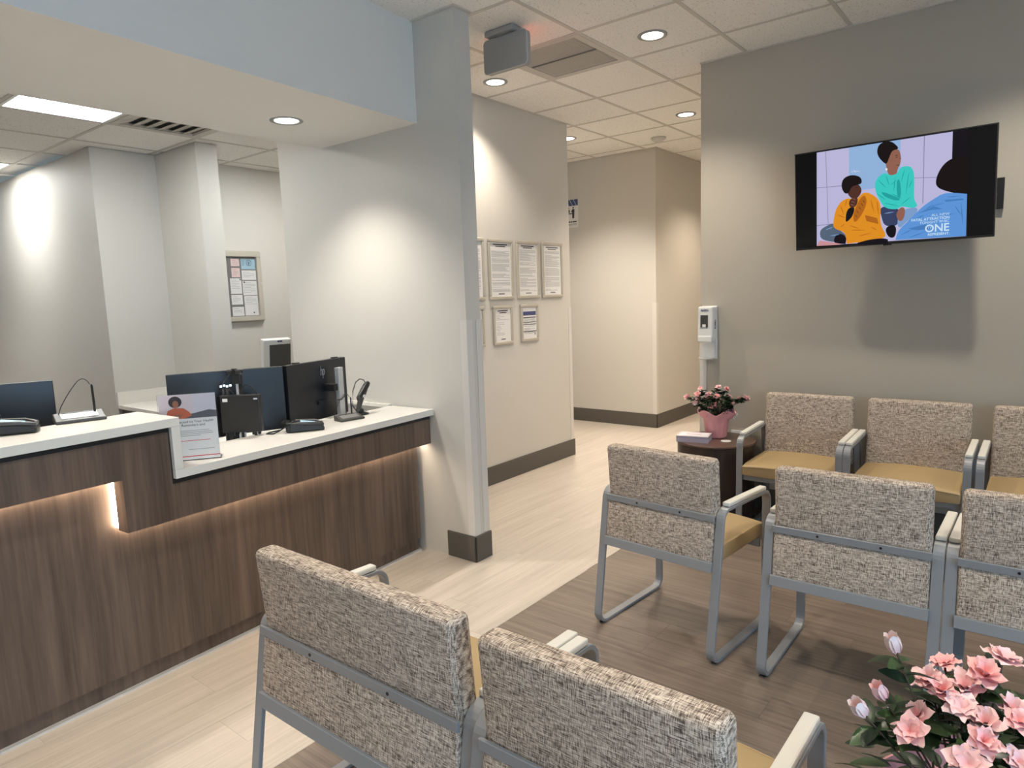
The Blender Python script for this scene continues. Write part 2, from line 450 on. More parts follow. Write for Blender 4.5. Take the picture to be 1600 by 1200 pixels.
# ---- walls
struct('wall_wing', MB().box(WX, WX2, 2.49, 4.13, 0, CEIL), 'wall', 'pale grey wing wall closing the right end of the reception desk', 'wall')
struct('wall_hall', MB().box(WX2, 5.22, 3.44, 3.56, 0, CEIL), 'wall', 'beige hallway wall hung with framed notices', 'wall')
struct('wall_far', MB().box(6.72, 6.84, 3.33, 5.655, 0, CEIL), 'wall', 'pale wall at the end of the hallway beside the check out sign', 'wall')
struct('wall_far_return', MB().box(6.84, XR, 3.33, 3.45, 0, CEIL), 'wall', 'beige wall running on from the far hallway corner', 'wall')
struct('wall_tv', MB().box(TVX, TVX+.12, YW, 1.907, 0, CEIL), 'accent', 'taupe accent wall behind the television and chairs', 'wall')
struct('wall_corridor', MB().box(TVX+.12, XR, 1.787, 1.907, 0, CEIL), 'wall', 'corridor wall running behind the television wall', 'wall')
struct('wall_end', MB().box(XR, XR+.12, 1.787, 3.45, 0, CEIL), 'wall', 'wall closing the far end of the corridor', 'wall')
struct('wall_office_back', MB().box(2.79, 6.84, 5.655, 5.775, 0, CEIL), 'wall', 'cream office wall with the glazed notice board', 'wall')
struct('wall_office_niche', MB().box(2.15, 2.625, 5.633, 5.775, 0, OCEIL), 'wall', 'short grey office wall behind the white back counter', 'wall')
struct('wall_office_pier', MB().box(2.625, 2.79, 4.99, 5.775, 0, OCEIL), 'wall', 'grey wall pier left of the notice board', 'wall')
struct('wall_office_left', MB().box(2.15, 2.27, 5.775, YB, 0, OCEIL), 'wall', 'long pale office wall lit from above at the left', 'wall')
struct('wall_office_end', MB().box(XL, 2.27, YB, YB+.12, 0, OCEIL), 'wall', 'far end wall of the office behind the desk', 'wall')
struct('wall_office_divider', MB().box(5.10, 5.22, 3.56, 5.655, 0, CEIL), 'wall', 'wall between the office and the hallway', 'wall')
struct('wall_left', MB().box(XL-.12, XL, YW, YB+.12, 0, CEIL), 'wall', 'wall at the left end of the waiting room', 'wall')
WX0, WX1, WZ0, WZ1 = -2.0, 0.9, 0.3, 2.6
wr = MB()
for b in ((XL-.12, WX0, 0, CEIL), (WX1, TVX+.12, 0, CEIL), (WX0, WX1, 0, WZ0), (WX0, WX1, WZ1, CEIL)):
    wr.box(b[0], b[1], YW-.12, YW, b[2], b[3])
struct('wall_right', wr, 'wall', 'outer wall with the tall daylight window', 'wall')
w1 = thing('window_1', 'wide aluminium window letting daylight into the waiting room', 'window', ((WX0+WX1)/2, YW-.06, WZ0), kind='structure')
fr = MB()
fr.box(WX0, WX1, YW-.09, YW-.03, WZ0, WZ0+.05); fr.box(WX0, WX1, YW-.09, YW-.03, WZ1-.05, WZ1)
for x in (WX0, WX0+.95, WX0+1.9, WX1-.05): fr.box(x, x+.05, YW-.09, YW-.03, WZ0+.05, WZ1-.05)
part('window_frame', fr, 'silver', w1, world=True)
for i in range(3):
    part('pane', MB().box(WX0+.05+i*.95, WX0+.95+i*.95, YW-.064, YW-.058, WZ0+.05, WZ1-.05), 'pane', w1, world=True)

# ---- soffit over the desk
sof = MB()
poly = [(XL, 2.352), (0.792, 2.615), (1.48, 2.672), (WX, 2.793), (WX, 3.655), (XL, 3.655)]
sof.prism([(x, y, SOF) for x, y in poly], (0, 0, CEIL-SOF+.004))
struct('wall_soffit', sof, 'soffit', 'dropped blue-grey soffit above the reception desk', 'soffit')

# ---- ceilings
G = 0.6096
cs = MB()
cs.box(XL-.12, 1.671, YW-.12, 3.70, CEIL+.003, CEIL+.14)
cs.box(1.671, XR+.12, YW-.12, -0.225, CEIL+.003, CEIL+.14)
cs.box(1.671, XR+.12, -0.225, YB+.12, CEIL+.03, CEIL+.14)
ceil = struct('ceiling', cs, 'slab', 'suspended acoustic tile ceiling of the waiting room and hallway', 'ceiling')
tile_me = MB().box(-.2975, .2975, -.2975, .2975, 0, .018).mesh('ceiling_tile', 'tile')
c_inv = RM[ceil.name].inverted()
gx = [3.50+G*k for k in range(-3, 10)]; gy = [1.604+G*k for k in range(-3, 7)]
GRILLE = (3, 4)
for i in range(len(gx)-1):
    for j in range(len(gy)-1):
        cx, cy = gx[i]+G/2, gy[j]+G/2
        if abs(gx[i]-3.50) < .01 and abs(gy[j]-2.2136) < .01: continue
        if cy > 3.5 and not (5.0 < cx < 6.9): continue
        if cx < 2.6 and cy > 2.8: continue
        if cx > 4.9 and cy < 1.7: continue
        link('ceiling_tile', tile_me, ceil, c_inv @ Matrix.Translation((cx, cy, CEIL+.0035)))
for x in gx:
    if x > XR: continue
    y0 = gy[0] if x < TVX+.1 else 1.9
    y1 = 3.44 if not (5.2 < x < 6.8) else 5.65
    if x < 2.7: y1 = 2.7
    part('tee_bar', MB().box(x-.012, x+.012, y0, y1, CEIL+.0005, CEIL+.012), 'tee', ceil, world=True)
for y in gy:
    x0, x1 = (gx[0], TVX) if y < 1.7 else ((gx[0] if y < 2.7 else WX2), XR)
    if y > 3.46: x0, x1 = 5.22, 6.72
    part('tee_bar', MB().box(x0, x1, y-.012, y+.012, CEIL, CEIL+.0115), 'tee', ceil, world=True)
# wall angles
for k, b in enumerate(((WX-.02, WX, 2.47, 2.79), (WX, WX2, 2.47, 2.49), (WX2, 5.22, 3.42, 3.44), (6.70, 6.72, 3.31, 5.65), (6.72, XR, 3.31, 3.33), (TVX-.02, TVX, -.2, 1.907))):
    struct('trim_%d' % (k+1), MB().box(b[0], b[1], b[2], b[3], CEIL-.003, CEIL+.0028), 'tee', ['slim ceiling angle on the wing wall side', 'slim ceiling angle on the wing wall end', 'slim ceiling angle above the framed notices', 'slim ceiling angle on the far hallway wall', 'slim ceiling angle past the far corner', 'slim ceiling angle above the television wall'][k], 'trim')
# office ceiling
oc = struct('ceiling_office', MB().box(XL, 5.10, 3.655, YB, OCEIL+.03, OCEIL+.12), 'slab', 'lower acoustic tile ceiling over the office behind the desk', 'ceiling')
ocl = MB().box(XL, 5.10, 3.65, 3.70, OCEIL, CEIL)
o_inv = RM[oc.name].inverted()
ox = [1.985+.6*k for k in range(-7, 6)]; oy = [4.885+.6*k for k in range(-2, 7)]
skip = set()
for i in range(len(ox)-1):
    for j in range(len(oy)-1):
        cx, cy = ox[i]+.3, oy[j]+.3
        if abs(oy[j]-4.285) < .02 and (1.38 < cx < 2.6 or 3.18 < cx < 3.8): continue      # troffer and vent bay
        if abs(oy[j]-6.685) < .02 and (1.38 < cx < 1.98): continue
        if cx > 2.2 and cy > 5.8: continue
        link('ceiling_tile', tile_me, oc, o_inv @ Matrix.Translation((cx, cy, OCEIL+.0035)))
for x in ox:
    part('tee_bar', MB().box(x-.012, x+.012, 3.66, YB if x < 2.2 else 5.65, OCEIL+.0005, OCEIL+.012), 'tee', oc, world=True)
for y in oy:
    part('tee_bar', MB().box(XL, 5.10 if y < 5.65 else 2.15, y-.012, y+.012, OCEIL, OCEIL+.0115), 'tee', oc, world=True)

# ---- baseboards and corner guards
def base(name, segs, label):
    m = MB()
    for (x0, x1, y0, y1) in segs: m.box(x0, x1, y0, y1, 0.0, BB)
    o = struct(name, m, 'base', label, 'baseboard', bevel=0.004)
    return o
base('baseboard_wing', [(WX-.012, WX, 2.478, 2.70), (WX-.012, WX2+.012, 2.478, 2.49), (WX2, WX2+.012, 2.49, 3.428)], 'dark grey rubber baseboard wrapping the wing wall end')
base('baseboard_hall', [(WX2+.02, 5.232, 3.428, 3.44), (5.22, 5.232, 3.44, 3.56)], 'dark grey baseboard under the framed notices')
base('baseboard_far', [(6.708, 6.72, 3.318, 5.65), (6.708, XR, 3.318, 3.33)], 'dark grey baseboard around the far hallway corner')
base('baseboard_tv', [(TVX-.012, TVX, YW, 1.919), (TVX, XR, 1.907, 1.919)], 'dark grey baseboard below the television wall')
def guard(name, corner, sx, sy, label):
    x, y = corner; m = MB(); w, t = 0.045, 0.004
    m.box(min(x, x+sx*w), max(x, x+sx*w), min(y, y-sy*t), max(y, y-sy*t), BB, 1.375)
    m.box(min(x, x-sx*t), max(x, x-sx*t), min(y-sy*t, y+sy*w), max(y-sy*t, y+sy*w), BB, 1.375)
    return struct(name, m, 'guard', label, 'corner guard', bevel=0.0015)
guard('trim_7', (WX, 2.49), 1, 1, 'pale corner guard on the near corner of the wing wall')
guard('trim_8', (WX2, 2.49), -1, 1, 'pale corner guard on the hallway side of the wing wall')
guard('trim_9', (5.22, 3.44), -1, 1, 'pale corner guard at the end of the notice wall')
guard('trim_10', (6.72, 3.33), 1, 1, 'pale corner guard on the far hallway corner')
guard('trim_11', (TVX, 1.907), 1, -1, 'pale corner guard below the hand sanitiser')

# ================================================================== CEILING FITTINGS
ring_me = MB().lathe([(.062, -.001), (.066, -.004), (.080, -.005), (.086, -.002), (.086, .002), (.062, .006)], n=36).mesh('trim_ring', 'grey_metal', smooth=True)
lens_me = MB().lathe([(.0005, -.0005), (.03, -.0005), (.063, -.0008), (.063, .004)], n=36).mesh('lens', 'lens')
def downlight(x, y, z, label, watts=DOWNLIGHT_W, color=WARM, angle=118, blend=0.75):
    t = thing('downlight', label, 'light', (x, y, z), group='recessed ceiling downlights')
    link('trim_ring', ring_me, t); link('lens', lens_me, t)
    l = bpy.data.lights.new('downlight_lamp', 'SPOT'); l.energy = watts; l.color = color
    l.spot_size = radians(angle); l.spot_blend = blend; l.shadow_soft_size = 0.05
    o = bpy.data.objects.new('downlight_lamp', l); COL.objects.link(o); o.parent = t; o.location = (0, 0, -.012)
    return t
downlight(3.84, 1.915, CEIL, 'round downlight to the right of the ceiling grille')
downlight(3.86, 3.13, CEIL, 'round downlight under the exit sign')
downlight(5.69, 2.53, CEIL, 'round downlight in the hallway near the television wall edge', watts=120, color=(1, .88, .73))
downlight(5.69, 3.74, CEIL, 'half hidden downlight at the end of the notice wall', watts=145, color=(1, .90, .77))
downlight(7.5, 2.53, CEIL, 'downlight farther down the corridor, out of view', watts=95, color=(1, .82, .62))
downlight(3.80, .08, CEIL, 'downlight before the television, out of view')
downlight(3.80, -1.75, CEIL, 'downlight by the right end of the chairs, out of view')
downlight(1.37, 1.30, CEIL, 'downlight above the wide chair, out of view')
downlight(1.37, -.52, CEIL, 'downlight above the near plant, out of view')
downlight(-.8, 1.30, CEIL, 'downlight left of the camera, out of view')
downlight(-.8, -.9, CEIL, 'downlight behind the camera, out of view')
downlight(2.21, 3.225, SOF, 'round downlight set in the soffit over the desk', watts=61, color=NEUTRAL)
downlight(0.75, 3.15, SOF, 'soffit downlight over the raised counter, out of view', watts=61, color=NEUTRAL)
downlight(-.8, 3.05, SOF, 'soffit downlight at the left end of the desk, out of view', watts=61, color=NEUTRAL)
downlight(0.6, 7.6, OCEIL, 'added office downlight brightening the long left wall, out of view', watts=60, color=(1, .98, .90))  # unseen lamp, added to lift the dark part of the long office wall

def troffer(x0, x1, y0, y1, label):
    t = thing('troffer_light', label, 'light', ((x0+x1)/2, (y0+y1)/2, OCEIL), group='office troffer lights')
    f = MB()
    for b in ((x0, x1, y0, y0+.02), (x0, x1, y1-.02, y1), (x0, x0+.02, y0+.02, y1-.02), (x1-.02, x1, y0+.02, y1-.02)): f.box(b[0], b[1], b[2], b[3], OCEIL-.002, OCEIL+.02)
    part('frame', f, 'white_plastic', t, world=True)
    part('diffuser', MB().box(x0+.02, x1-.02, y0+.02, y1-.02, OCEIL+.004, OCEIL+.02), 'troffer', t, world=True)
troffer(1.397, 1.973, 4.297, 4.873, 'bright rectangular troffer light in the office ceiling beside the vent')
troffer(1.397, 1.973, 6.697, 7.273, 'troffer light farther back at the left edge of the office ceiling')
troffer(3.197, 3.773, 4.297, 4.873, 'troffer light over the notice board passage, mostly hidden by the wing wall')
v = thing('supply_vent', 'grey supply air vent beside the bright office troffer', 'vent', (2.285, 4.585, OCEIL))
f = MB()
for b in ((1.997, 2.573, 4.297, 4.337), (1.997, 2.573, 4.833, 4.873), (1.997, 2.037, 4.337, 4.833), (2.533, 2.573, 4.337, 4.833)): f.box(b[0], b[1], b[2], b[3], OCEIL-.002, OCEIL+.015)
part('frame', f, 'tee', v, world=True)
for k in range(6):
    x = 2.075+.084*k
    part('slat', MB().obox((x, 4.585, OCEIL+.012), (.038, 0, .012), (0, .246, 0), (-.001, 0, .0025)), 'tee', v, world=True)
part('backing', MB().box(2.0, 2.57, 4.3, 4.87, OCEIL+.027, OCEIL+.0295), 'mid_grey', v, world=True)

g = thing('return_grille', 'square grey return air grille in the ceiling by the exit sign', 'vent', (3.805, 2.518, CEIL))
f = MB(); x0, x1, y0, y1 = 3.512, 4.098, 2.226, 2.811
for b in ((x0, x1, y0, y0+.045), (x0, x1, y1-.045, y1), (x0, x0+.03, y0+.045, y1-.045), (x1-.03, x1, y0+.045, y1-.045)): f.box(b[0], b[1], b[2], b[3], CEIL-.001, CEIL+.016)
part('frame', f, 'tee', g, world=True)
sl = MB()
for k in range(34):
    y = y0+.05+k*(.488/33)
    sl.obox((3.805, y, CEIL+.006), (.26, 0, 0), (0, .0046, 0), (0, 0, .0008))
part('louvre_slats', sl, 'tee', g, world=True, kind='stuff')
part('divider', MB().box(3.800, 3.808, y0+.045, y1-.045, CEIL-.002, CEIL+.012), 'mid_grey', g, world=True)
part('backing', MB().box(x0, x1, y0, y1, CEIL+.016, CEIL+.020), 'mid_grey', g, world=True)

e = thing('exit_sign', 'grey ceiling-hung exit sign seen from its blank back', 'sign', (3.165, 2.478, 2.765))
def rrect(y0, y1, z0, z1, r, n=5):
    p = []
    for cy, cz, a0 in ((y1-r, z0+r, -pi/2), (y1-r, z1-r, 0), (y0+r, z1-r, pi/2), (y0+r, z0+r, pi)):
        for k in range(n+1):
            a = a0+pi/2*k/n; p.append((cy+r*cos(a), cz+r*sin(a)))
    return p
rr = rrect(2.325, 2.632, 2.765, 2.948, .025)
part('housing', MB().prism([(3.145, a, b) for a, b in rr], (.044, 0, 0)), 'grey_metal', e, bevel=.004, world=True)
part('rim', MB().prism([(3.150, a*1.0+(a-2.478)*.012, b+(b-2.857)*.02) for a, b in rr], (.006, 0, 0)), 'sign_edge', e, world=True)
part('canopy', MB().box(3.12, 3.23, 2.40, 2.60, 2.955, CEIL), 'grey_metal', e, bevel=.006, world=True)
part('neck', MB().box(3.15, 3.185, 2.45, 2.53, 2.940, 2.960), 'grey_metal', e, world=True)
part('light_panel', MB().box(3.1895, 3.192, 2.35, 2.607, 2.80, 2.93), 'red_glow', e, world=True, label='red glowing front panel')
s = thing('smoke_detector', 'small round white detector on the hallway ceiling', 'detector', (6.33, 3.10, CEIL-.045))
part('body', MB().lathe([(.001, 0), (.035, .002), (.05, .018), (.066, .028), (.068, .045)], n=28), 'offwhite', s, smooth=True)
part('base_ring', MB().lathe([(.066, .034), (.073, .036), (.073, .0452), (.06, .0452)], n=28), 'offwhite', s, smooth=True)

# ================================================================== RECEPTION DESK
d = thing('reception_desk', 'long walnut reception desk with stepped fascia and glowing under-lighting', 'desk', tuple(dw(1.5, 2.69)), DA)
D0, D1 = -1.6, 2.915
part('base_panel', MB().prism([(x, 2.69, z) for x, z in ((D0, .078), (D1-.02, .078), (D1-.02, .828), (1.375, .828), (1.375, 1.03), (D0, 1.03))], (0, .06, 0)), 'desk_wood', d, frame=DESK)
part('toe_kick', MB().box(D0, D1-.02, 2.712, 2.75, 0.0, .078), 'desk_wood', d, frame=DESK)
part('floor_trim', MB().box(D0, D1-.02, 2.690, 2.712, 0.0, .008), 'guard', d, frame=DESK)
fp = [(D0, .870), (1.195, .870), (1.195, .664), (D1, .664), (D1, .808), (1.381, .808), (1.381, 1.018), (D0, 1.018)]
part('fascia', MB().prism([(x, 2.592, z) for x, z in fp], (0, .072, 0)), 'desk_wood', d, frame=DESK)
rv = [(D0, 1.018), (1.381, 1.018), (1.381, .808), (D1, .808), (D1, .829), (1.392, .829), (1.392, 1.037), (D0, 1.037)]
part('black_reveal', MB().prism([(x, 2.5915, z) for x, z in rv], (0, .098, 0)), 'black', d, frame=DESK)
part('led_strip', MB().box(D0, 1.190, 2.668, 2.686, .872, .884), 'led', d, frame=DESK, label='glowing under-counter light strip')
part('led_strip', MB().box(1.196, 1.214, 2.668, 2.6895, .672, .869), 'led', d, frame=DESK, label='glowing upright light strip at the step')
part('led_strip', MB().box(1.215, D1, 2.668, 2.686, .668, .680), 'led', d, frame=DESK, label='glowing under-counter light strip')
wt = thing('countertop', 'stepped white quartz countertop on the reception desk', 'countertop', tuple(dw(1.5, 2.72, .829)), DA)
part('raised_top', MB().box(D0, 1.421, 2.572, 2.885, 1.037, 1.072), 'quartz', wt, bevel=.002, frame=DESK)
part('waterfall_end', MB().box(1.386, 1.421, 2.572, 2.885, .864, 1.037), 'quartz', wt, bevel=.002, frame=DESK)
part('low_top', MB().box(1.386, 2.931, 2.572, 2.91, .829, .864), 'quartz', wt, bevel=.002, frame=DESK)
ws = thing('work_surface', 'lower staff work surface behind the reception counter', 'desk', tuple(dw(.7, 3.2)), DA)
part('top', MB().box(D0, 2.93, 2.915, 3.60, .71, .74), 'offwhite', ws, frame=DESK)
part('back_panel', MB().box(D0, 2.93, 2.86, 2.905, .05, .825).box(D0, 1.38, 2.83, 2.875, .825, 1.03), 'desk_wood', ws, frame=DESK)
part('end_panel', MB().box(2.60, 2.64, 2.93, 3.58, 0, .71), 'desk_wood', ws, frame=DESK)
part('end_panel', MB().box(-1.0, -.96, 2.93, 3.58, 0, .71), 'desk_wood', ws, frame=DESK)
struct('trim_12', MB().box(WX-.022, WX, 3.14, 3.70, .845, .866), 'quartz', 'thin white ledge along the wing wall behind the counter', 'trim')
# back counter in the office
bc = thing('back_counter', 'white counter with backsplash against the office niche wall', 'counter', (2.385, 5.25, 0))
part('top', MB().box(2.155, 2.62, 4.88, 5.63, .735, .765), 'quartz', bc, bevel=.002, world=True)
part('backsplash', MB().box(2.155, 2.62, 5.612, 5.632, .765, .864), 'quartz', bc, world=True)
part('cabinet', MB().box(2.185, 2.62, 4.91, 5.63, .09, .735), 'desk_wood', bc, world=True)
part('plinth', MB().box(2.22, 2.62, 4.95, 5.63, 0, .09), 'black', bc, world=True)

# ------------------------------------------------------------------ things on the desk
def monitor(name, label, p_left, p_right, z0, hgt, floor_z, logo=None, stand='black', clips=False):
    """back of a flat monitor; p_left / p_right are the ends of the screen seen from behind"""
    a, b = Vector((*p_left, 0)), Vector((*p_right, 0)); w = (b-a).length; x = (b-a).normalized()
    n = Vector((x.y, -x.x, 0))                 # towards the viewer (back of the monitor)
    mid = (a+b)/2; ang = math.atan2(x.y, x.x)
    t = thing(name, label, 'monitor', (mid.x, mid.y, floor_z), ang)
    zb = z0-floor_z; W = w/2
    part('panel', MB().box(-W, W, -.024, .010, zb, zb+hgt), 'monitor_back', t, bevel=.003)
    part('screen', MB().box(-W+.008, W-.008, .0095, .011, zb+.012, zb+hgt-.008), 'black_gloss', t)
    if clips:
        for s in (-.6, .72): part('clip', MB().box(s*W-.018, s*W+.018, -.012, .012, zb+hgt-.004, zb+hgt+.006), 'black', t)
    return t, W, zb
# pair of monitors
t, W, zb = monitor('monitor', 'wide dark monitor back on the left of the pair, behind the mini computer', (1.512, 3.356), (2.016, 3.145), .848, .328, .74)
part('stand_column', MB().box(-.03, .03, -.075, -.024, 0.005, zb+.2), 'black', t)
part('foot', MB().box(-.11, .11, -.12, .08, 0, .012), 'black', t, bevel=.003)
t, W, zb = monitor('monitor', 'monitor back with a bright maker mark, right of the pair, beside the wing wall', (2.022, 3.147), (2.500, 3.272), .848, .328, .74, clips=True)
mon2 = t
cx = .075
part('stand_column', MB().box(cx-.002, cx+.042, -.105, -.078, 0.0, .392), 'silver', t, bevel=.003, label='silver stand column')
part('column_side', MB().box(cx+.042, cx+.050, -.105, -.070, 0.0, .392), 'dark_grey', t, bevel=.002)
part('arm', MB().box(cx-.035, cx, -.095, -.02, .262, .302), 'black', t, bevel=.003)
part('foot', MB().box(cx-.08, cx+.12, -.14, .08, 0, .010), 'silver', t, bevel=.003)
part('connector', MB().box(cx-.10, cx-.03, -.034, -.018, .195, .214), 'black', t)
part('cable', MB().tube([(cx-.035, -.05, .205), (cx+.0, -.115, .212), (cx+.03, -.12, .235), (cx+.055, -.11, .23), (cx+.07, -.09, .16), (cx+.066, -.08, .06)], .0035, 6), 'black', t, smooth=True)
me = text_mesh('hp', .062, 'silver', 'CENTER', .0006)
me.transform(Matrix.Translation((.035, -.0252, zb+.245)) @ Matrix.Rotation(pi/2, 4, 'X') @ Matrix(((.62, .12, 0, 0), (0, 1.25, 0, 0), (0, 0, 1, 0), (0, 0, 0, 1))))
link('lettering', me, t)
# left monitor behind the raised counter
t, W, zb = monitor('monitor', 'black monitor back at the left edge, behind the raised counter', (0.62, 3.52), (1.05, 3.40), .88, .325, .74)
part('stand_column', MB().box(-.03, .03, -.075, -.024, 0.005, zb+.2), 'black', t)
part('foot', MB().box(-.11, .11, -.12, .08, 0, .012), 'black', t, bevel=.003)

# mini computer on its mount with webcam
pa, pb = Vector((1.673, 3.147)), Vector((1.792, 3.001))
x = (pb-pa).normalized(); ang = math.atan2(x.y, x.x); mid = (pa+pb)/2
t = thing('mini_computer', 'black mini computer box on an upright mount over the counter', 'computer', (mid.x, mid.y, .864), ang)
part('case', MB().box(-.095, .095, -.02, .018, .020, .203), 'black', t, bevel=.004)
part('side_plate', MB().box(-.112, -.096, -.01, .02, .0, .195), 'black_gloss', t)
part('sticker', MB().box(-.082, -.058, -.0208, -.0199, .172, .188), 'paper', t, label='white asset sticker')
part('badge', MB().box(.068, .086, -.0208, -.0199, .180, .187), 'paper_cool', t)
part('mount_post', MB().box(-.020, .006, .0, .018, -.124, .258), 'silver', t, bevel=.002, label='silver upright mount post')
part('post_slot', MB().box(-.004, .014, -.006, .000, .205, .258), 'black', t)
for k, (px, L) in enumerate(((-.075, .026), (-.062, .034), (-.050, .022), (-.002, .030), (.050, .018), (.060, .022), (.078, .016))):
    part('plug', MB().box(px-.006, px+.006, -.008, .006, .022-L, .022), 'black', t, bevel=.001)
for k, px in enumerate((-.088, -.072, -.058, -.042)):
    part('port_light', MB().box(px-.004, px+.004, -.012, -.006, .243+.004*(k % 2), .252+.004*(k % 2)), 'blue_led', t)
part('port_plug', MB().box(-.085, -.075, -.006, .006, .203, .235), 'dark_grey', t)
part('port_plug', MB().box(-.066, -.056, -.006, .006, .203, .240), 'dark_grey', t)
part('hub', MB().box(-.095, -.035, -.006, .010, .236, .250), 'black', t, bevel=.002)
part('cable', MB().tube([(.012, -.004, .235), (.03, -.006, .252), (.055, -.006, .245), (.075, -.005, .22), (.082, -.004, .203)], .003, 6), 'black', t, smooth=True)
part('cable', MB().tube([(-.09, 0, .25), (-.05, 0, .30), (-.035, 0, .315)], .0025, 6), 'dark_grey', t, smooth=True)
part('cable', MB().tube([(-.06, -.002, .24), (-.04, -.004, .222), (-.03, -.004, .205)], .003, 6), 'black', t, smooth=True)
wc = thing('webcam', 'black webcam clipped on the mount above the mini computer', 'webcam', (mid.x, mid.y, .864+.258), ang)
part('bracket', MB().box(-.028, .012, -.018, .014, .0, .048), 'black', wc, bevel=.003)
part('body', MB().box(-.055, .022, -.022, .004, .050, .070), 'black', wc, bevel=.007)
part('lens_barrel', MB().tube([(-.016, -.020, .060), (-.016, -.027, .060)], .010, 16), 'black_gloss', wc)
part('cap', MB().box(-.030, -.006, -.015, .0, .070, .074), 'black', wc)

def reader(loc, rz, label):
    t = thing('card_reader', label, 'card reader', loc, rz, group='card readers on the counter')
    m = MB(); m.prism([(-.085, -.045, 0), (.085, -.045, 0), (.085, -.045, .022), (.05, -.045, .034), (-.085, -.045, .050)], (0, .09, 0))
    part('body', m, 'black', t, bevel=.008)
    part('rim', MB().tube([(-.05, -.043, .046), (.04, -.043, .040), (.078, -.030, .030), (.078, .030, .030), (.04, .043, .040), (-.05, .043, .046)], .007, 8), 'dark_grey', t, smooth=True)
    m = MB().obox((.008, 0, .0425), (.036, 0, -.0062), (0, .030, 0), (.0002, 0, .0012))
    part('screen', m, 'blue_ink', t)
    m = MB().obox((-.005, -.012, .0445), (.010, 0, -.0017), (0, .010, 0), (0, 0, .0008)); part('screen_icon', m, 'red_ink', t)
    m = MB().obox((.022, .010, .0400), (.012, 0, -.002), (0, .008, 0), (0, 0, .0008)); part('screen_icon', m, 'paper', t)
    part('keypad', MB().obox((.062, 0, .0305), (.016, 0, -.0045), (0, .028, 0), (0, 0, .002)), 'dark_grey', t)
    part('printer_hood', MB().box(-.10, -.045, -.04, .04, .0, .050), 'black', t, bevel=.010)
    part('cable', MB().tube([(-.09, .02, .03), (-.12, .03, .045), (-.10, -.01, .062), (-.06, -.03, .055), (-.10, -.05, .035), (-.13, -.02, .012), (-.16, -.04, .004), (-.19, -.02, .004), (-.18, .01, .004), (-.13, .01, .01)], .0035, 6), 'black', t, smooth=True)
    return t
reader((1.975, 2.905, .864), radians(-32), 'black card reader on the low counter in front of the monitors')
reader((0.745, 2.895, 1.072), radians(-25), 'black card reader on the raised counter at the left edge')

def sigpad(loc, rz, label, S=1.0, face='mid_grey', penx=.055, peny=.02, curl=1):
    t = thing('signature_pad', label, 'signature pad', loc, rz, group='signature pads on the counter')
    m = MB(); m.prism([(-.085*S, -.045*S, 0), (-.085*S, .045*S, 0), (-.085*S, .045*S, .034*S), (-.085*S, -.045*S, .012*S)], (.17*S, 0, 0))
    part('body', m, 'dark_grey', t, bevel=.004)
    part('screen', MB().obox((0, .0, .0238*S), (.062*S, 0, 0), (0, .026*S, .0063*S), (0, 0, .0009)), face, t)
    part('pen_groove', MB().obox((0, .033*S, .0322*S), (.055*S, 0, 0), (0, .003*S, .0007*S), (0, 0, .001)), 'black', t)
    bx, by = penx*S, peny*S
    part('pen', MB().tube([(bx, by, .02*S), (bx, by, .05*S), (bx-.001, by, .13*S), (bx-.002, by, .138*S)], [.004, .0045, .0045, .002], 8), 'black', t, smooth=True)
    c = []
    for k in range(13):
        q = k/12.0
        c.append((bx-.002-(.005+curl*.115*S*q**1.2), by+.01*sin(q*3), (.138+.045*sin(min(1, q*2.2)*pi*.5)*(1-q)**.5*1.2-.108*q**1.6)*S))
    part('cord', MB().tube(c, .0016, 6), 'black', t, smooth=True)
    return t
sigpad((0.990, 2.955, 1.072), radians(-12), 'signature pad with upright pen on the raised counter', face='offwhite')
sigpad((2.275, 2.945, .864), radians(-8), 'signature pad with upright pen on the low counter beside the silver stand', S=.86, penx=.035, peny=.03)

t = thing('barcode_scanner', 'black handheld scanner leaning in its holder behind the low counter pad', 'scanner', (2.425, 3.035, .864), radians(15))
part('holder_base', MB().lathe([(.001, 0), (.045, 0), (.045, .006), (.02, .014), (.018, .03), (.001, .03)], n=20), 'black', t, smooth=True)
part('neck', MB().tube([(0, 0, .02), (-.005, 0, .06), (-.02, 0, .10)], [.010, .008, .008], 8), 'black', t, smooth=True)
part('handle', MB().tube([(-.04, -.01, .02), (-.01, -.01, .08), (.03, -.01, .13), (.05, -.01, .150)], [.012, .016, .018, .014], 10), 'dark_grey', t, smooth=True)
part('head', MB().tube([(-.035, -.02, .10), (.0, -.02, .125), (.04, -.02, .160), (.06, -.02, .172)], [.014, .018, .018, .012], 10), 'black', t, smooth=True)
part('button', MB().tube([(-.01, -.036, .105), (-.01, -.043, .105)], .009, 12), 'white_plastic', t, smooth=True, label='white button')
part('cable', MB().tube([(-.045, -.01, .02), (-.07, 0, .06), (-.06, 0, .14), (-.03, .0, .185), (.01, 0, .20), (.045, 0, .19), (.065, 0, .165)], .003, 6), 'black', t, smooth=True)

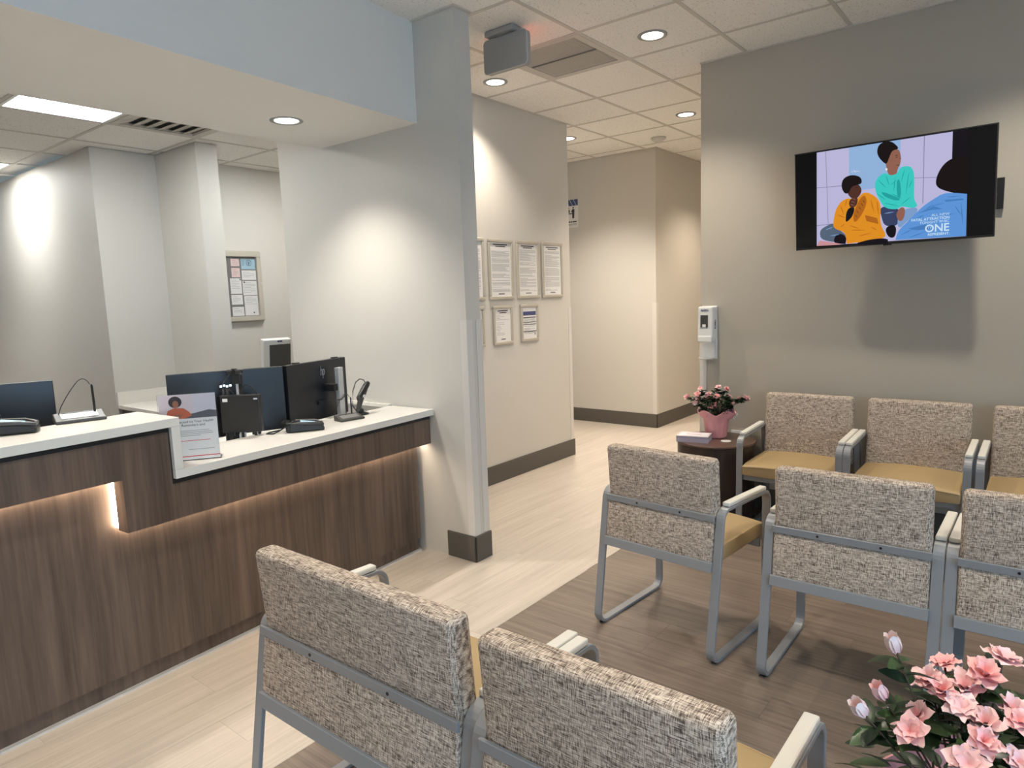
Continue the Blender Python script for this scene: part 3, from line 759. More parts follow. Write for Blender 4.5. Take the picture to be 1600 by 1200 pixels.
# flyer in an acrylic stand
fr_, fl_ = Vector((1.416, 2.714, .8645)), Vector((1.236, 2.834, .8645))
x = (fr_-fl_).normalized(); nrm = Vector((x.y, -x.x, 0))            # towards the viewer
t = thing('flyer_stand', 'upright flyer with a smiling woman in an acrylic stand at the counter step', 'flyer', tuple((fr_+fl_)/2), math.atan2(x.y, x.x))
W, Hh = .108, .279
part('acrylic_back', MB().box(-W-.004, W+.004, .001, .004, 0, Hh+.004), 'glass', t)
part('acrylic_foot', MB().box(-W-.004, W+.004, .0, .075, 0, .003), 'glass', t)
part('page', MB().box(-W, W, -.0005, .0005, .004, Hh), 'paper', t)
def flat(pts, y, mat, name='print', p=t):
    part(name, MB().prism([(a, y, b) for a, b in pts], (0, -.0003, 0)), mat, p)
M['ph_bg'] = plain('photo_wall', (0.62, 0.55, 0.58), .7); M['ph_curtain'] = plain('photo_curtain', (0.58, 0.56, 0.64), .7)
M['ph_skin'] = plain('photo_skin', (0.30, 0.13, 0.08), .7); M['ph_hair'] = plain('photo_hair', (0.045, 0.035, 0.04), .7)
M['ph_rust'] = plain('photo_sweater', (0.52, 0.13, 0.07), .7); M['ph_sofa'] = plain('photo_sofa', (0.11, 0.11, 0.13), .7)
flat([(-W, .178), (W, .178), (W, Hh), (-W, Hh)], -.0006, 'ph_bg'); flat([(.02, .20), (W, .20), (W, Hh), (.02, Hh)], -.0009, 'ph_curtain')
flat([(-.02, .178), (W, .178), (W, .205), (.08, .21), (.03, .20), (.0, .195)], -.0012, 'ph_sofa')
flat([(-.085, .180), (-.075, .215), (-.05, .225), (-.015, .222), (.005, .205), (.015, .19), (-.01, .179)], -.0015, 'ph_rust')
flat([(-.045+.025*cos(a*pi/8), .249+.024*sin(a*pi/8)) for a in range(16)], -.0018, 'ph_hair')
flat([(-.044+.0115*cos(a*pi/6), .240+.0155*sin(a*pi/6)) for a in range(12)], -.0021, 'ph_skin')
flat([(-.055, .19), (-.03, .185), (-.02, .195), (-.045, .20)], -.0021, 'ph_skin')
flat([(-W, .016), (W, .016), (W, .0195), (-W, .0195)], -.0006, 'red_ink')
for zz, mm, x0, x1 in ((.125, 'ink_grey', -.06, .075), (.118, 'ink_grey', -.06, .085), (.111, 'ink_grey', -.06, .088), (.104, 'ink_grey', -.06, .04), (.083, 'red_ink', -.06, .075), (.045, 'ink_grey', -.01, .09)):
    flat([(x0, zz), (x1, zz), (x1, zz+.0022), (x0, zz+.0022)], -.0006, mm)
for txt, zz, xx in (('connected to Your Health', .159, -.066), ('Reminders and', .1445, -.030)):
    me = text_mesh(txt, .0150, 'ink', 'LEFT', .0002); me.transform(Matrix.Translation((xx, -.0009, zz)) @ Matrix.Rotation(pi/2, 4, 'X')); link('lettering', me, t)

# touch-screen device at the back of the office
t = thing('check_in_device', 'pale grey screen device standing behind the monitors by the notice board', 'device', (2.84, 4.49, 0), radians(-12))
part('pole', MB().box(-.02, .02, -.02, .02, .02, 1.02), 'offwhite', t, bevel=.003)
part('foot', MB().box(-.17, .17, -.17, .17, 0, .02), 'offwhite', t, bevel=.004)
part('case', MB().obox((0, 0, 1.13), (.105, 0, 0), (0, .028, .006), (0, -.02, .115)), 'offwhite', t, bevel=.006)
part('screen', MB().obox((.018, -.0292, 1.115), (.078, 0, 0), (0, .001, .0002), (0, -.015, .088)), 'dark_grey', t)
part('badge', MB().obox((.015, -.052, 1.226), (.018, 0, 0), (0, .001, 0), (0, -.001, .006)), 'navy_ink', t)

# ================================================================== THINGS ON THE WALLS
def notice(x0, x1, z0, z1, label, style, seed):
    rnd = random.Random(seed); Y = 3.44
    t = thing('framed_notice', label, 'frame', ((x0+x1)/2, Y, z0), group='framed notices on the hallway wall')
    b = .026; f = MB()
    for q in ((x0, x1, z0, z0+b), (x0, x1, z1-b, z1), (x0, x0+b, z0+b, z1-b), (x1-b, x1, z0+b, z1-b)): f.box(q[0], q[1], Y-.018, Y-.001, q[2], q[3])
    part('frame', f, 'frame_ivory', t, bevel=.006, world=True)
    part('sheet', MB().box(x0+b, x1-b, Y-.008, Y-.004, z0+b, z1-b), 'paper', t, world=True)
    px0, px1, pz0, pz1 = x0+b+.018, x1-b-.018, z0+b+.015, z1-b-.012
    tl, dk, nv = MB(), MB(), MB(); yy = Y-.0085
    w = px1-px0
    if style == 'table':
        nv.box(px0-.01, px1+.01, yy, yy+.0004, pz1-.055, pz1-.022)
        for q in (.30, .47, .55, .80): dk.box(px0-.01, px1+.01, yy, yy+.0004, pz1-q*(pz1-pz0)-.006, pz1-q*(pz1-pz0))
        dk.box(px1-.012, px1-.002, yy, yy+.0004, pz0+.01, pz0+.03)
    else:
        dk.box(px0+w*.1, px1-w*.1, yy, yy+.0004, pz1-.008, pz1); dk.box(px0+w*.22, px1-w*.22, yy, yy+.0004, pz1-.022, pz1-.015)
        dk.box(px0+w*.33, px1-w*.33, yy, yy+.0004, pz0, pz0+.007)
    z = pz1-.04 if style != 'table' else pz1-.07
    step = .0085 if style != 'sparse' else .012
    while z > pz0+.018:
        if rnd.random() < .86:
            e = px1 if rnd.random() < .7 else px0+w*rnd.uniform(.35, .95)
            if style == 'sparse': e = px0+w*rnd.choice((.25, .4, .3, 1.0, .6))
            tl.box(px0, e, yy, yy+.0004, z, z+.0030)
        z -= step
    part('print', tl, 'ink_grey', t, world=True, kind='stuff'); part('heading_print', dk, 'ink', t, world=True, kind='stuff')
    if nv.v: part('banner', nv, 'navy_ink', t, world=True)
notice(3.70, 4.015, 1.473, 1.945, 'framed notice half hidden by the wing wall, upper row', 'dense', 1)
notice(4.063, 4.373, 1.473, 1.945, 'framed text notice, second from the left in the upper row', 'dense', 2)
notice(4.421, 4.731, 1.473, 1.945, 'framed text notice, third in the upper row', 'dense', 3)
notice(4.775, 5.085, 1.473, 1.945, 'framed text notice at the right end of the upper row', 'dense', 4)
notice(3.74, 3.990, 1.112, 1.425, 'small framed notice half hidden by the wing wall, lower row', 'sparse', 5)
notice(4.098, 4.345, 1.112, 1.425, 'small framed notice with short lines of text, lower row', 'sparse', 6)
notice(4.454, 4.700, 1.114, 1.425, 'small framed notice with a navy banner, lower row right', 'table', 7)

X = 6.72
t = thing('check_out_sign', 'small white check out sign with blue top on the far hallway wall', 'sign', (X, 4.39, 2.255))
part('plate', MB().box(X-.006, X-.0005, 4.295, 4.475, 2.255, 2.57), 'paper', t, world=True, bevel=.001)
part('blue_top', MB().box(X-.0068, X-.0058, 4.295, 4.475, 2.50, 2.57), 'navy_ink', t, world=True)
for k in range(3): part('stripe', MB().prism([(X-.0070, 4.46-.05*k, 2.57), (X-.0070, 4.453-.05*k, 2.57), (X-.0070, 4.413-.05*k, 2.50), (X-.0070, 4.42-.05*k, 2.50)], (-.0003, 0, 0)), 'blue_ink', t, world=True)
pm = MB(); c = X-.0066
def disc(cy, cz, r): pm.prism([(c, cy+r*cos(a*pi/6), cz+r*sin(a*pi/6)) for a in range(12)], (-.0004, 0, 0))
disc(4.425, 2.478, .010); disc(4.360, 2.478, .010)
pm.prism([(c, 4.445, 2.425), (c, 4.405, 2.425), (c, 4.410, 2.462), (c, 4.440, 2.462)], (-.0004, 0, 0))
pm.prism([(c, 4.375, 2.36), (c, 4.348, 2.36), (c, 4.342, 2.462), (c, 4.372, 2.462), (c, 4.392, 2.432), (c, 4.375, 2.43)], (-.0004, 0, 0))
pm.box(c-.0004, c, 4.36, 4.45, 2.408, 2.420)
part('pictogram', pm, 'ink', t, world=True)
letter('lettering', 'CHECK OUT', .026, 'ink', t, (X-.0066, 4.455, 2.282), (0, -1, 0), (0, 0, 1), sx=.95)
lp = MB()
for y0, y1 in ((4.452, 4.40), (4.393, 4.375), (4.368, 4.315)): lp.box(c-.0003, c, y1, y0, 2.314, 2.328)
part('small_print', lp, 'ink', t, world=True)

Y = 5.655
t = thing('notice_board', 'glazed metal notice board with pinned papers on the office wall', 'notice board', (3.2, Y, 1.36))
x0, x1, z0, z1 = 2.93, 3.465, 1.358, 1.965
f = MB(); b = .042
for q in ((x0, x1, z0, z0+b), (x0, x1, z1-b, z1), (x0, x0+b, z0+b, z1-b), (x1-b, x1, z0+b, z1-b)): f.box(q[0], q[1], Y-.05, Y-.012, q[2], q[3])
part('door_frame', f, 'frame_ivory', t, bevel=.004, world=True)
part('case', MB().box(x0-.012, x1+.012, Y-.012, Y-.001, z0-.012, z1+.012), 'frame_ivory', t, bevel=.002, world=True)
part('board', MB().box(x0+b, x1-b, Y-.020, Y-.013, z0+b, z1-b), 'cork', t, world=True)
part('lock', MB().tube([(x1-.02, Y-.05, 1.69), (x1-.02, Y-.056, 1.69)], .008, 12), 'silver', t, world=True)
def sheet(a, b_, c_, d_, mat, lines, lab):
    s_ = part('paper_sheet', MB().box(a, b_, Y-.0218, Y-.0205, c_, d_), mat, t, world=True, label=lab)
    m = MB(); z = d_-.015
    for k in range(lines):
        if z < c_+.01: break
        m.box(a+.012, a+.012+(b_-a-.024)*(.9 if k % 3 else .55), Y-.0222, Y-.0218, z-.003, z); z -= .014
    if m.v: part('print', m, 'ink_grey', s_, world=True)
    return s_
sheet(3.19, 3.27, 1.84, 1.905, 'pink_paper', 3, 'pink sheet'); sheet(3.19, 3.27, 1.745, 1.825, 'pink_paper', 4, 'pink sheet')
bl = sheet(3.285, 3.42, 1.815, 1.905, 'blue_ink', 0, 'pale blue sheet with a round emblem')
cm = MB(); cc = (3.36, 1.872)
for rr_ in (.024,):
    pts = [(cc[0]+rr_*cos(a*pi/10), Y-.0226, cc[1]+rr_*sin(a*pi/10)) for a in range(21)]; cm.tube(pts, .0022, 5)
cm.tube([(cc[0]-.013, Y-.0226, cc[1]+.006), (cc[0], Y-.0226, cc[1]-.016), (cc[0]+.013, Y-.0226, cc[1]+.006)], .002, 5); cm.tube([(cc[0], Y-.0226, cc[1]+.016), (cc[0], Y-.0226, cc[1]-.016)], .002, 5)
part('emblem', cm, 'navy_ink', bl, world=True)
pl_ = MB()
for k, L in enumerate((.03, .026, .03, .022)): pl_.box(3.292, 3.292+L, Y-.0222, Y-.0218, 1.885-.012*k, 1.888-.012*k)
part('print', pl_, 'navy_ink', bl, world=True)
sheet(3.285, 3.425, 1.72, 1.805, 'paper', 4, 'white sheet'); sheet(3.285, 3.43, 1.585, 1.712, 'paper', 7, 'white sheet'); sheet(3.29, 3.43, 1.405, 1.580, 'paper', 5, 'white sheet')
sheet(3.17, 3.275, 1.60, 1.735, 'paper', 6, 'white sheet'); sheet(3.17, 3.275, 1.505, 1.59, 'paper', 4, 'white sheet'); sheet(3.17, 3.28, 1.405, 1.485, 'paper', 3, 'white sheet')
for q in ((3.30, 1.70), (3.265, 1.725), (3.375, 1.43)): part('pin', MB().tube([(q[0], Y-.0222, q[1]), (q[0], Y-.028, q[1])], .006, 10), 'ink', t, world=True)
part('pane', MB().box(x0+b, x1-b, Y-.036, Y-.034, z0+b, z1-b), 'pane', t, world=True)

# ---- television
TVC = Vector((4.262, .7275, 1.987)); TW, TH = .97, .553
ti, ro, ya = radians(5.675), radians(.32), radians(-1.0)
nrm = Vector((-cos(ya)*cos(ti), -sin(ya)*cos(ti), -sin(ti)))
rx = Vector((sin(ya), -cos(ya), 0)); ux = nrm.cross(rx); ux = -ux if ux.z < 0 else ux
r2 = rx*cos(ro)+ux*sin(ro); u2 = -rx*sin(ro)+ux*cos(ro)
TVM = Matrix.Translation(TVC) @ Matrix((r2, u2, nrm)).transposed().to_4x4()      # x right, y up, z out of the screen
t = thing('television', 'flat television showing three seated people, on a wall arm', 'television', (4.40, .7275, 1.70))
part('panel', MB().box(-TW/2, TW/2, -TH/2, TH/2, -.030, 0), 'black_gloss', t, bevel=.003, frame=TVM)
part('rear_shell', MB().box(-.32, .32, -TH/2+.02, .10, -.070, -.029), 'black', t, bevel=.008, frame=TVM)
part('bezel', MB().box(-TW/2, TW/2, -TH/2, -TH/2+.012, -.001, .0015).box(-TW/2, TW/2, TH/2-.006, TH/2, -.001, .0015).box(-TW/2, -TW/2+.006, -TH/2, TH/2, -.001, .0015).box(TW/2-.006, TW/2, -TH/2, TH/2, -.001, .0015), 'black', t, frame=TVM)
part('logo_tab', MB().box(-.02, .02, -TH/2-.006, -TH/2+.004, -.01, .001), 'black_gloss', t, frame=TVM)
part('wall_plate', MB().box(4.50, 4.528, .222, .95, 1.87, 2.03), 'black', t, world=True)
part('mount_arm', MB().tube([(4.50, .30, 1.97), (4.40, .45, 1.97), (4.34, .73, 1.98)], .022, 8), 'black', t, world=True)
part('mount_arm', MB().tube([(4.50, .90, 1.97), (4.42, .82, 1.97), (4.34, .73, 1.98)], .018, 8), 'black', t, world=True)
def scr(c, e): return emit('screen_'+c, e, 0.62)
SC = {k: scr(k, v) for k, v in dict(lilac=(.52, .50, .74), sky=(.30, .47, .74), dark=(.012, .010, .014), seam=(.26, .25, .36), skin2=(.30, .13, .09), hair=(.014, .010, .010), pearl=(.8, .78, .78),
    navy=(.045, .06, .13), jeans=(.22, .36, .62), teal=(.05, .62, .56), teal2=(.02, .38, .36), denim=(.12, .32, .72), denim2=(.07, .22, .54), jeans2=(.10, .14, .20),
    orange=(.78, .29, .02), orange2=(.46, .14, .015), skin1=(.09, .035, .025), rose=(.62, .30, .32), txt=(.62, .80, .95)).items()}
TVPOLY = [('lilac',[(0.125, 0.984), (0.867, 0.982), (0.876, 0.023), (0.12, 0.034)]),
('sky',[(0.3, 0.984), (0.56, 0.983), (0.561, 0.604), (0.446, 0.559), (0.3, 0.555)]),
('dark',[(0.802, 0.982), (0.873, 0.982), (0.881, 0.407), (0.838, 0.594), (0.802, 0.739)]),
('seam',[(0.173, 0.981), (0.176, 0.982), (0.187, 0.253), (0.184, 0.253)]),
('seam',[(0.123, 0.633), (0.264, 0.624), (0.264, 0.618), (0.123, 0.627)]),
('seam',[(0.671, 0.982), (0.675, 0.982), (0.674, 0.364), (0.67, 0.365)]),
('seam',[(0.629, 0.612), (0.737, 0.592), (0.737, 0.587), (0.629, 0.607)]),
('seam',[(0.121, 0.249), (0.21, 0.252), (0.21, 0.246), (0.121, 0.242)]),
('skin2',[(0.483, 0.823), (0.505, 0.909), (0.55, 0.904), (0.563, 0.844), (0.562, 0.76), (0.547, 0.714), (0.543, 0.651), (0.503, 0.661), (0.491, 0.75)]),
('hair',[(0.443, 0.905), (0.452, 0.966), (0.482, 0.99), (0.516, 0.98), (0.538, 0.942), (0.554, 0.9), (0.52, 0.895), (0.507, 0.842), (0.494, 0.77), (0.475, 0.796), (0.452, 0.852)]),
('pearl',[(0.487, 0.736), (0.495, 0.737), (0.499, 0.722), (0.493, 0.709), (0.487, 0.722)]),
('navy',[(0.458, 0.381), (0.546, 0.349), (0.573, 0.286), (0.551, 0.167), (0.486, 0.178), (0.47, 0.262)]),
('jeans',[(0.561, 0.317), (0.654, 0.342), (0.636, 0.246), (0.592, 0.203), (0.563, 0.143), (0.547, 0.189)]),
('teal',[(0.434, 0.612), (0.453, 0.666), (0.484, 0.697), (0.514, 0.658), (0.548, 0.672), (0.562, 0.729), (0.603, 0.731), (0.624, 0.688), (0.631, 0.588), (0.628, 0.405), (0.652, 0.343), (0.621, 0.327), (0.569, 0.359), (0.546, 0.328), (0.485, 0.354), (0.458, 0.44), (0.438, 0.524)]),
('teal2',[(0.544, 0.608), (0.559, 0.619), (0.568, 0.474), (0.557, 0.419), (0.545, 0.479)]),
('teal2',[(0.461, 0.527), (0.538, 0.459), (0.568, 0.417), (0.538, 0.416), (0.485, 0.463)]),
('skin2',[(0.543, 0.292), (0.565, 0.353), (0.589, 0.334), (0.583, 0.234), (0.562, 0.208), (0.547, 0.248)]),
('hair',[(0.729, 0.537), (0.737, 0.618), (0.764, 0.701), (0.798, 0.743), (0.836, 0.75), (0.875, 0.747), (0.875, 0.405), (0.82, 0.425), (0.771, 0.461), (0.742, 0.492)]),
('denim',[(0.541, 0.035), (0.555, 0.129), (0.607, 0.215), (0.665, 0.326), (0.715, 0.386), (0.774, 0.446), (0.874, 0.408), (0.876, 0.024), (0.719, 0.029)]),
('denim2',[(0.647, 0.272), (0.723, 0.328), (0.766, 0.292), (0.716, 0.295)]),
('denim2',[(0.6, 0.136), (0.688, 0.164), (0.718, 0.116), (0.645, 0.114)]),
('denim2',[(0.772, 0.375), (0.855, 0.371), (0.862, 0.356), (0.779, 0.356)]),
('jeans2',[(0.136, 0.184), (0.163, 0.226), (0.222, 0.262), (0.247, 0.181), (0.288, 0.121), (0.271, 0.047), (0.146, 0.086)]),
('orange',[(0.21, 0.241), (0.232, 0.427), (0.288, 0.502), (0.336, 0.458), (0.38, 0.545), (0.446, 0.472), (0.468, 0.379), (0.461, 0.204), (0.504, 0.064), (0.416, 0.045), (0.288, 0.034), (0.28, 0.153), (0.224, 0.193)]),
('orange2',[(0.352, 0.462), (0.384, 0.514), (0.396, 0.424), (0.368, 0.31), (0.328, 0.228), (0.32, 0.319)]),
('orange2',[(0.384, 0.307), (0.447, 0.266), (0.455, 0.205), (0.392, 0.246)]),
('dark',[(0.28, 0.259), (0.288, 0.386), (0.332, 0.407), (0.322, 0.312), (0.292, 0.257)]),
('skin1',[(0.29, 0.564), (0.312, 0.648), (0.356, 0.612), (0.369, 0.547), (0.352, 0.492), (0.328, 0.467), (0.298, 0.511)]),
('hair',[(0.258, 0.609), (0.265, 0.681), (0.292, 0.712), (0.328, 0.713), (0.364, 0.68), (0.369, 0.62), (0.344, 0.611), (0.312, 0.601), (0.3, 0.538), (0.276, 0.538)]),
('skin1',[(0.298, 0.466), (0.327, 0.497), (0.35, 0.48), (0.339, 0.398), (0.304, 0.39)]),
('dark',[(0.213, 0.063), (0.226, 0.131), (0.255, 0.146), (0.288, 0.101), (0.281, 0.033), (0.238, 0.04)]),
('dark',[(0.345, 0.036), (0.416, 0.063), (0.504, 0.061), (0.504, 0.005), (0.349, 0.016)]),
('dark',[(0.486, 0.156), (0.524, 0.193), (0.547, 0.16), (0.54, 0.058), (0.506, 0.064)]),
('rose',[(0.12, 0.034), (0.136, 0.088), (0.196, 0.066), (0.259, 0.037), (0.251, 0.03)])]
TVSTROKE = [('teal2',0.0022,[((0.453, 0.63), (0.492, 0.549)), ((0.491, 0.664), (0.507, 0.574)), ((0.537, 0.639), (0.53, 0.511)), ((0.581, 0.699), (0.567, 0.589)), ((0.603, 0.665), (0.59, 0.47)), ((0.446, 0.501), (0.493, 0.433)), ((0.485, 0.405), (0.554, 0.362)), ((0.613, 0.436), (0.569, 0.374)), ((0.523, 0.484), (0.568, 0.431)), ((0.619, 0.591), (0.604, 0.523)), ((0.515, 0.572), (0.544, 0.608))]),
('orange2',0.0022,[((0.255, 0.422), (0.272, 0.329)), ((0.239, 0.335), (0.28, 0.297)), ((0.415, 0.449), (0.431, 0.328)), ((0.446, 0.428), (0.455, 0.294)), ((0.304, 0.217), (0.352, 0.178)), ((0.312, 0.17), (0.384, 0.158)), ((0.353, 0.103), (0.416, 0.123)), ((0.416, 0.183), (0.447, 0.147)), ((0.288, 0.475), (0.28, 0.417)), ((0.38, 0.471), (0.336, 0.346)), ((0.368, 0.37), (0.336, 0.256)), ((0.255, 0.21), (0.276, 0.237))]),
('skin1',0.0016,[((0.364, 0.43), (0.374, 0.398)), ((0.372, 0.458), (0.384, 0.426)), ((0.352, 0.395), (0.364, 0.363)), ((0.34, 0.36), (0.352, 0.328)), ((0.332, 0.317), (0.344, 0.292))]),
('denim2',0.0025,[((0.571, 0.083), (0.63, 0.131)), ((0.608, 0.048), (0.689, 0.093)), ((0.644, 0.23), (0.68, 0.252)), ((0.715, 0.33), (0.772, 0.347)), ((0.785, 0.399), (0.841, 0.395)), ((0.849, 0.331), (0.859, 0.135)), ((0.759, 0.237), (0.823, 0.239)), ((0.687, 0.307), (0.722, 0.343)), ((0.822, 0.309), (0.851, 0.22))]),
('jeans',0.0025,[((0.172, 0.194), (0.214, 0.217)), ((0.197, 0.128), (0.247, 0.135)), ((0.486, 0.303), (0.531, 0.309))]),
('hair',0.0016,[((0.537, 0.826), (0.549, 0.828)), ((0.535, 0.84), (0.549, 0.845)), ((0.542, 0.748), (0.557, 0.75)), ((0.558, 0.817), (0.563, 0.802)), ((0.336, 0.581), (0.346, 0.585)), ((0.356, 0.542), (0.365, 0.546))]),
('skin2',0.002,[((0.319, 0.484), (0.336, 0.465)), ((0.312, 0.456), (0.332, 0.439)), ((0.308, 0.426), (0.328, 0.413)), ((0.569, 0.287), (0.562, 0.223)), ((0.578, 0.285), (0.574, 0.235))]),
('pearl',0.0012,[((0.319, 0.749), (0.36, 0.742)), ((0.324, 0.763), (0.336, 0.731)), ((0.312, 0.758), (0.32, 0.734))])]
names = list(SC); pm = MB(); pm_mats = [SC[n] for n in names]
for k, (c, pts) in enumerate(TVPOLY):
    pm.cur = names.index(c); zz = .0002+.00006*k
    if c not in ('lilac', 'sky', 'seam', 'rose') and not (c == 'dark' and pts[0][1] > .8):
        for it in range(2 if len(pts) > 4 else 0):
            pts = [p for t0, u, w_ in zip(pts[-1:]+pts[:-1], pts, pts[1:]+pts[:1]) for p in ([u] if (u[0] > .865 or u[1] < .05) else [(.75*u[0]+.25*t0[0], .75*u[1]+.25*t0[1]), (.75*u[0]+.25*w_[0], .75*u[1]+.25*w_[1])])]
    q = [((a-.5)*TW, (b-.5)*TH, zz) for a, b in pts]
    pm.add(q, [list(range(len(q)))])
zz += .0001
for c, hw, strokes in TVSTROKE:
    pm.cur = names.index(c)
    for a, b in strokes:
        p0, p1 = Vector(((a[0]-.5)*TW, (a[1]-.5)*TH, zz)), Vector(((b[0]-.5)*TW, (b[1]-.5)*TH, zz))
        nn = Vector((p0.y-p1.y, p1.x-p0.x, 0)).normalized()*hw
        pm.add([p0-nn*.4, (p0+p1)/2-nn, p1-nn*.3, p1+nn*.3, (p0+p1)/2+nn, p0+nn*.4], [range(6)])
pic = part('screen_picture', pm, pm_mats, t, frame=TVM, label='lit picture of three seated people in orange, teal and denim')
def tvtext(txt, size, x, y, align='RIGHT', bold=False, sx=1.0):
    me = text_mesh(txt, size, SC['txt'], align, 0.0, bold)
    me.transform(RM[t.name].inverted() @ TVM @ Matrix.Translation(((x-.5)*TW, (y-.5)*TH, .0028)) @ Matrix.Diagonal((sx, 1, 1, 1)))
    return link('lettering', me, pic)
tvtext('ALL NEW', .0185, .799, .232, sx=1.05); tvtext('FATAL ATTRACTION', .0185, .799, .200, bold=True); tvtext('TONIGHT 9P/8C', .0185, .798, .168)
tvtext('ONE', .056, .799, .088, bold=True, sx=.95); tvtext('REPRESENT.', .0185, .801, .052, bold=True, sx=1.02)
tvtext('TV', .016, .706, .118, align='CENTER')

# ---- hand sanitiser dispenser on the wall edge
t = thing('hand_sanitizer', 'white hand sanitiser dispenser at the edge of the television wall', 'dispenser', (TVX, 1.835, 1.02))
yc = 1.838
part('back_plate', MB().box(TVX-.014, TVX-.001, yc-.055, yc+.055, 1.02, 1.385), 'white_plastic', t, bevel=.004, world=True)
body = MB(); body.prism([(TVX-.095, yc-.052, 1.16), (TVX-.014, yc-.056, 1.16), (TVX-.014, yc+.056, 1.16), (TVX-.095, yc+.052, 1.16)], (.006, 0, .222))
part('cover', body, 'white_plastic', t, bevel=.012, world=True, seg=3)
part('push_bar', MB().prism([(TVX-.100, yc-.050, 1.137), (TVX-.03, yc-.052, 1.137), (TVX-.03, yc+.052, 1.137), (TVX-.100, yc+.050, 1.137)], (0, 0, .048)), 'white_plastic', t, bevel=.010, world=True)
part('window', MB().obox((TVX-.0945, yc+.004, 1.282), (.001, 0, .0), (0, .026, 0), (.0008, 0, .042)), 'dark_grey', t, world=True, label='dark level window')
part('gel_pouch', MB().obox((TVX-.096, yc+.004, 1.252), (.001, 0, .0), (0, .012, 0), (.0005, 0, .010)), 'white_plastic', t, world=True)
part('drip_back', MB().prism([(TVX-.014, yc-.048, 1.03), (TVX-.022, yc-.040, 1.14), (TVX-.022, yc+.040, 1.14), (TVX-.014, yc+.048, 1.03)], (-.004, 0, 0)), 'white_plastic', t, world=True)
part('drip_tray', MB().lathe([(.001, 0), (.044, 0), (.052, .008), (.052, .012), (.044, .006), (.001, .004)], c=(TVX-.060, yc, 1.022), n=24), 'white_plastic', t, smooth=True, world=True)
letter('lettering', 'PURELL', .020, 'navy_ink', t, (TVX-.0935, yc, 1.350), (0, -1, .08), (.02, 0, 1), 'CENTER', True, .0006, .85)
letter('lettering', 'PURELL', .022, 'ink', t, (TVX-.042, yc-.0565, 1.228), (0, 0, 1), (-1, 0, 0), 'LEFT', True, .0006, .9)

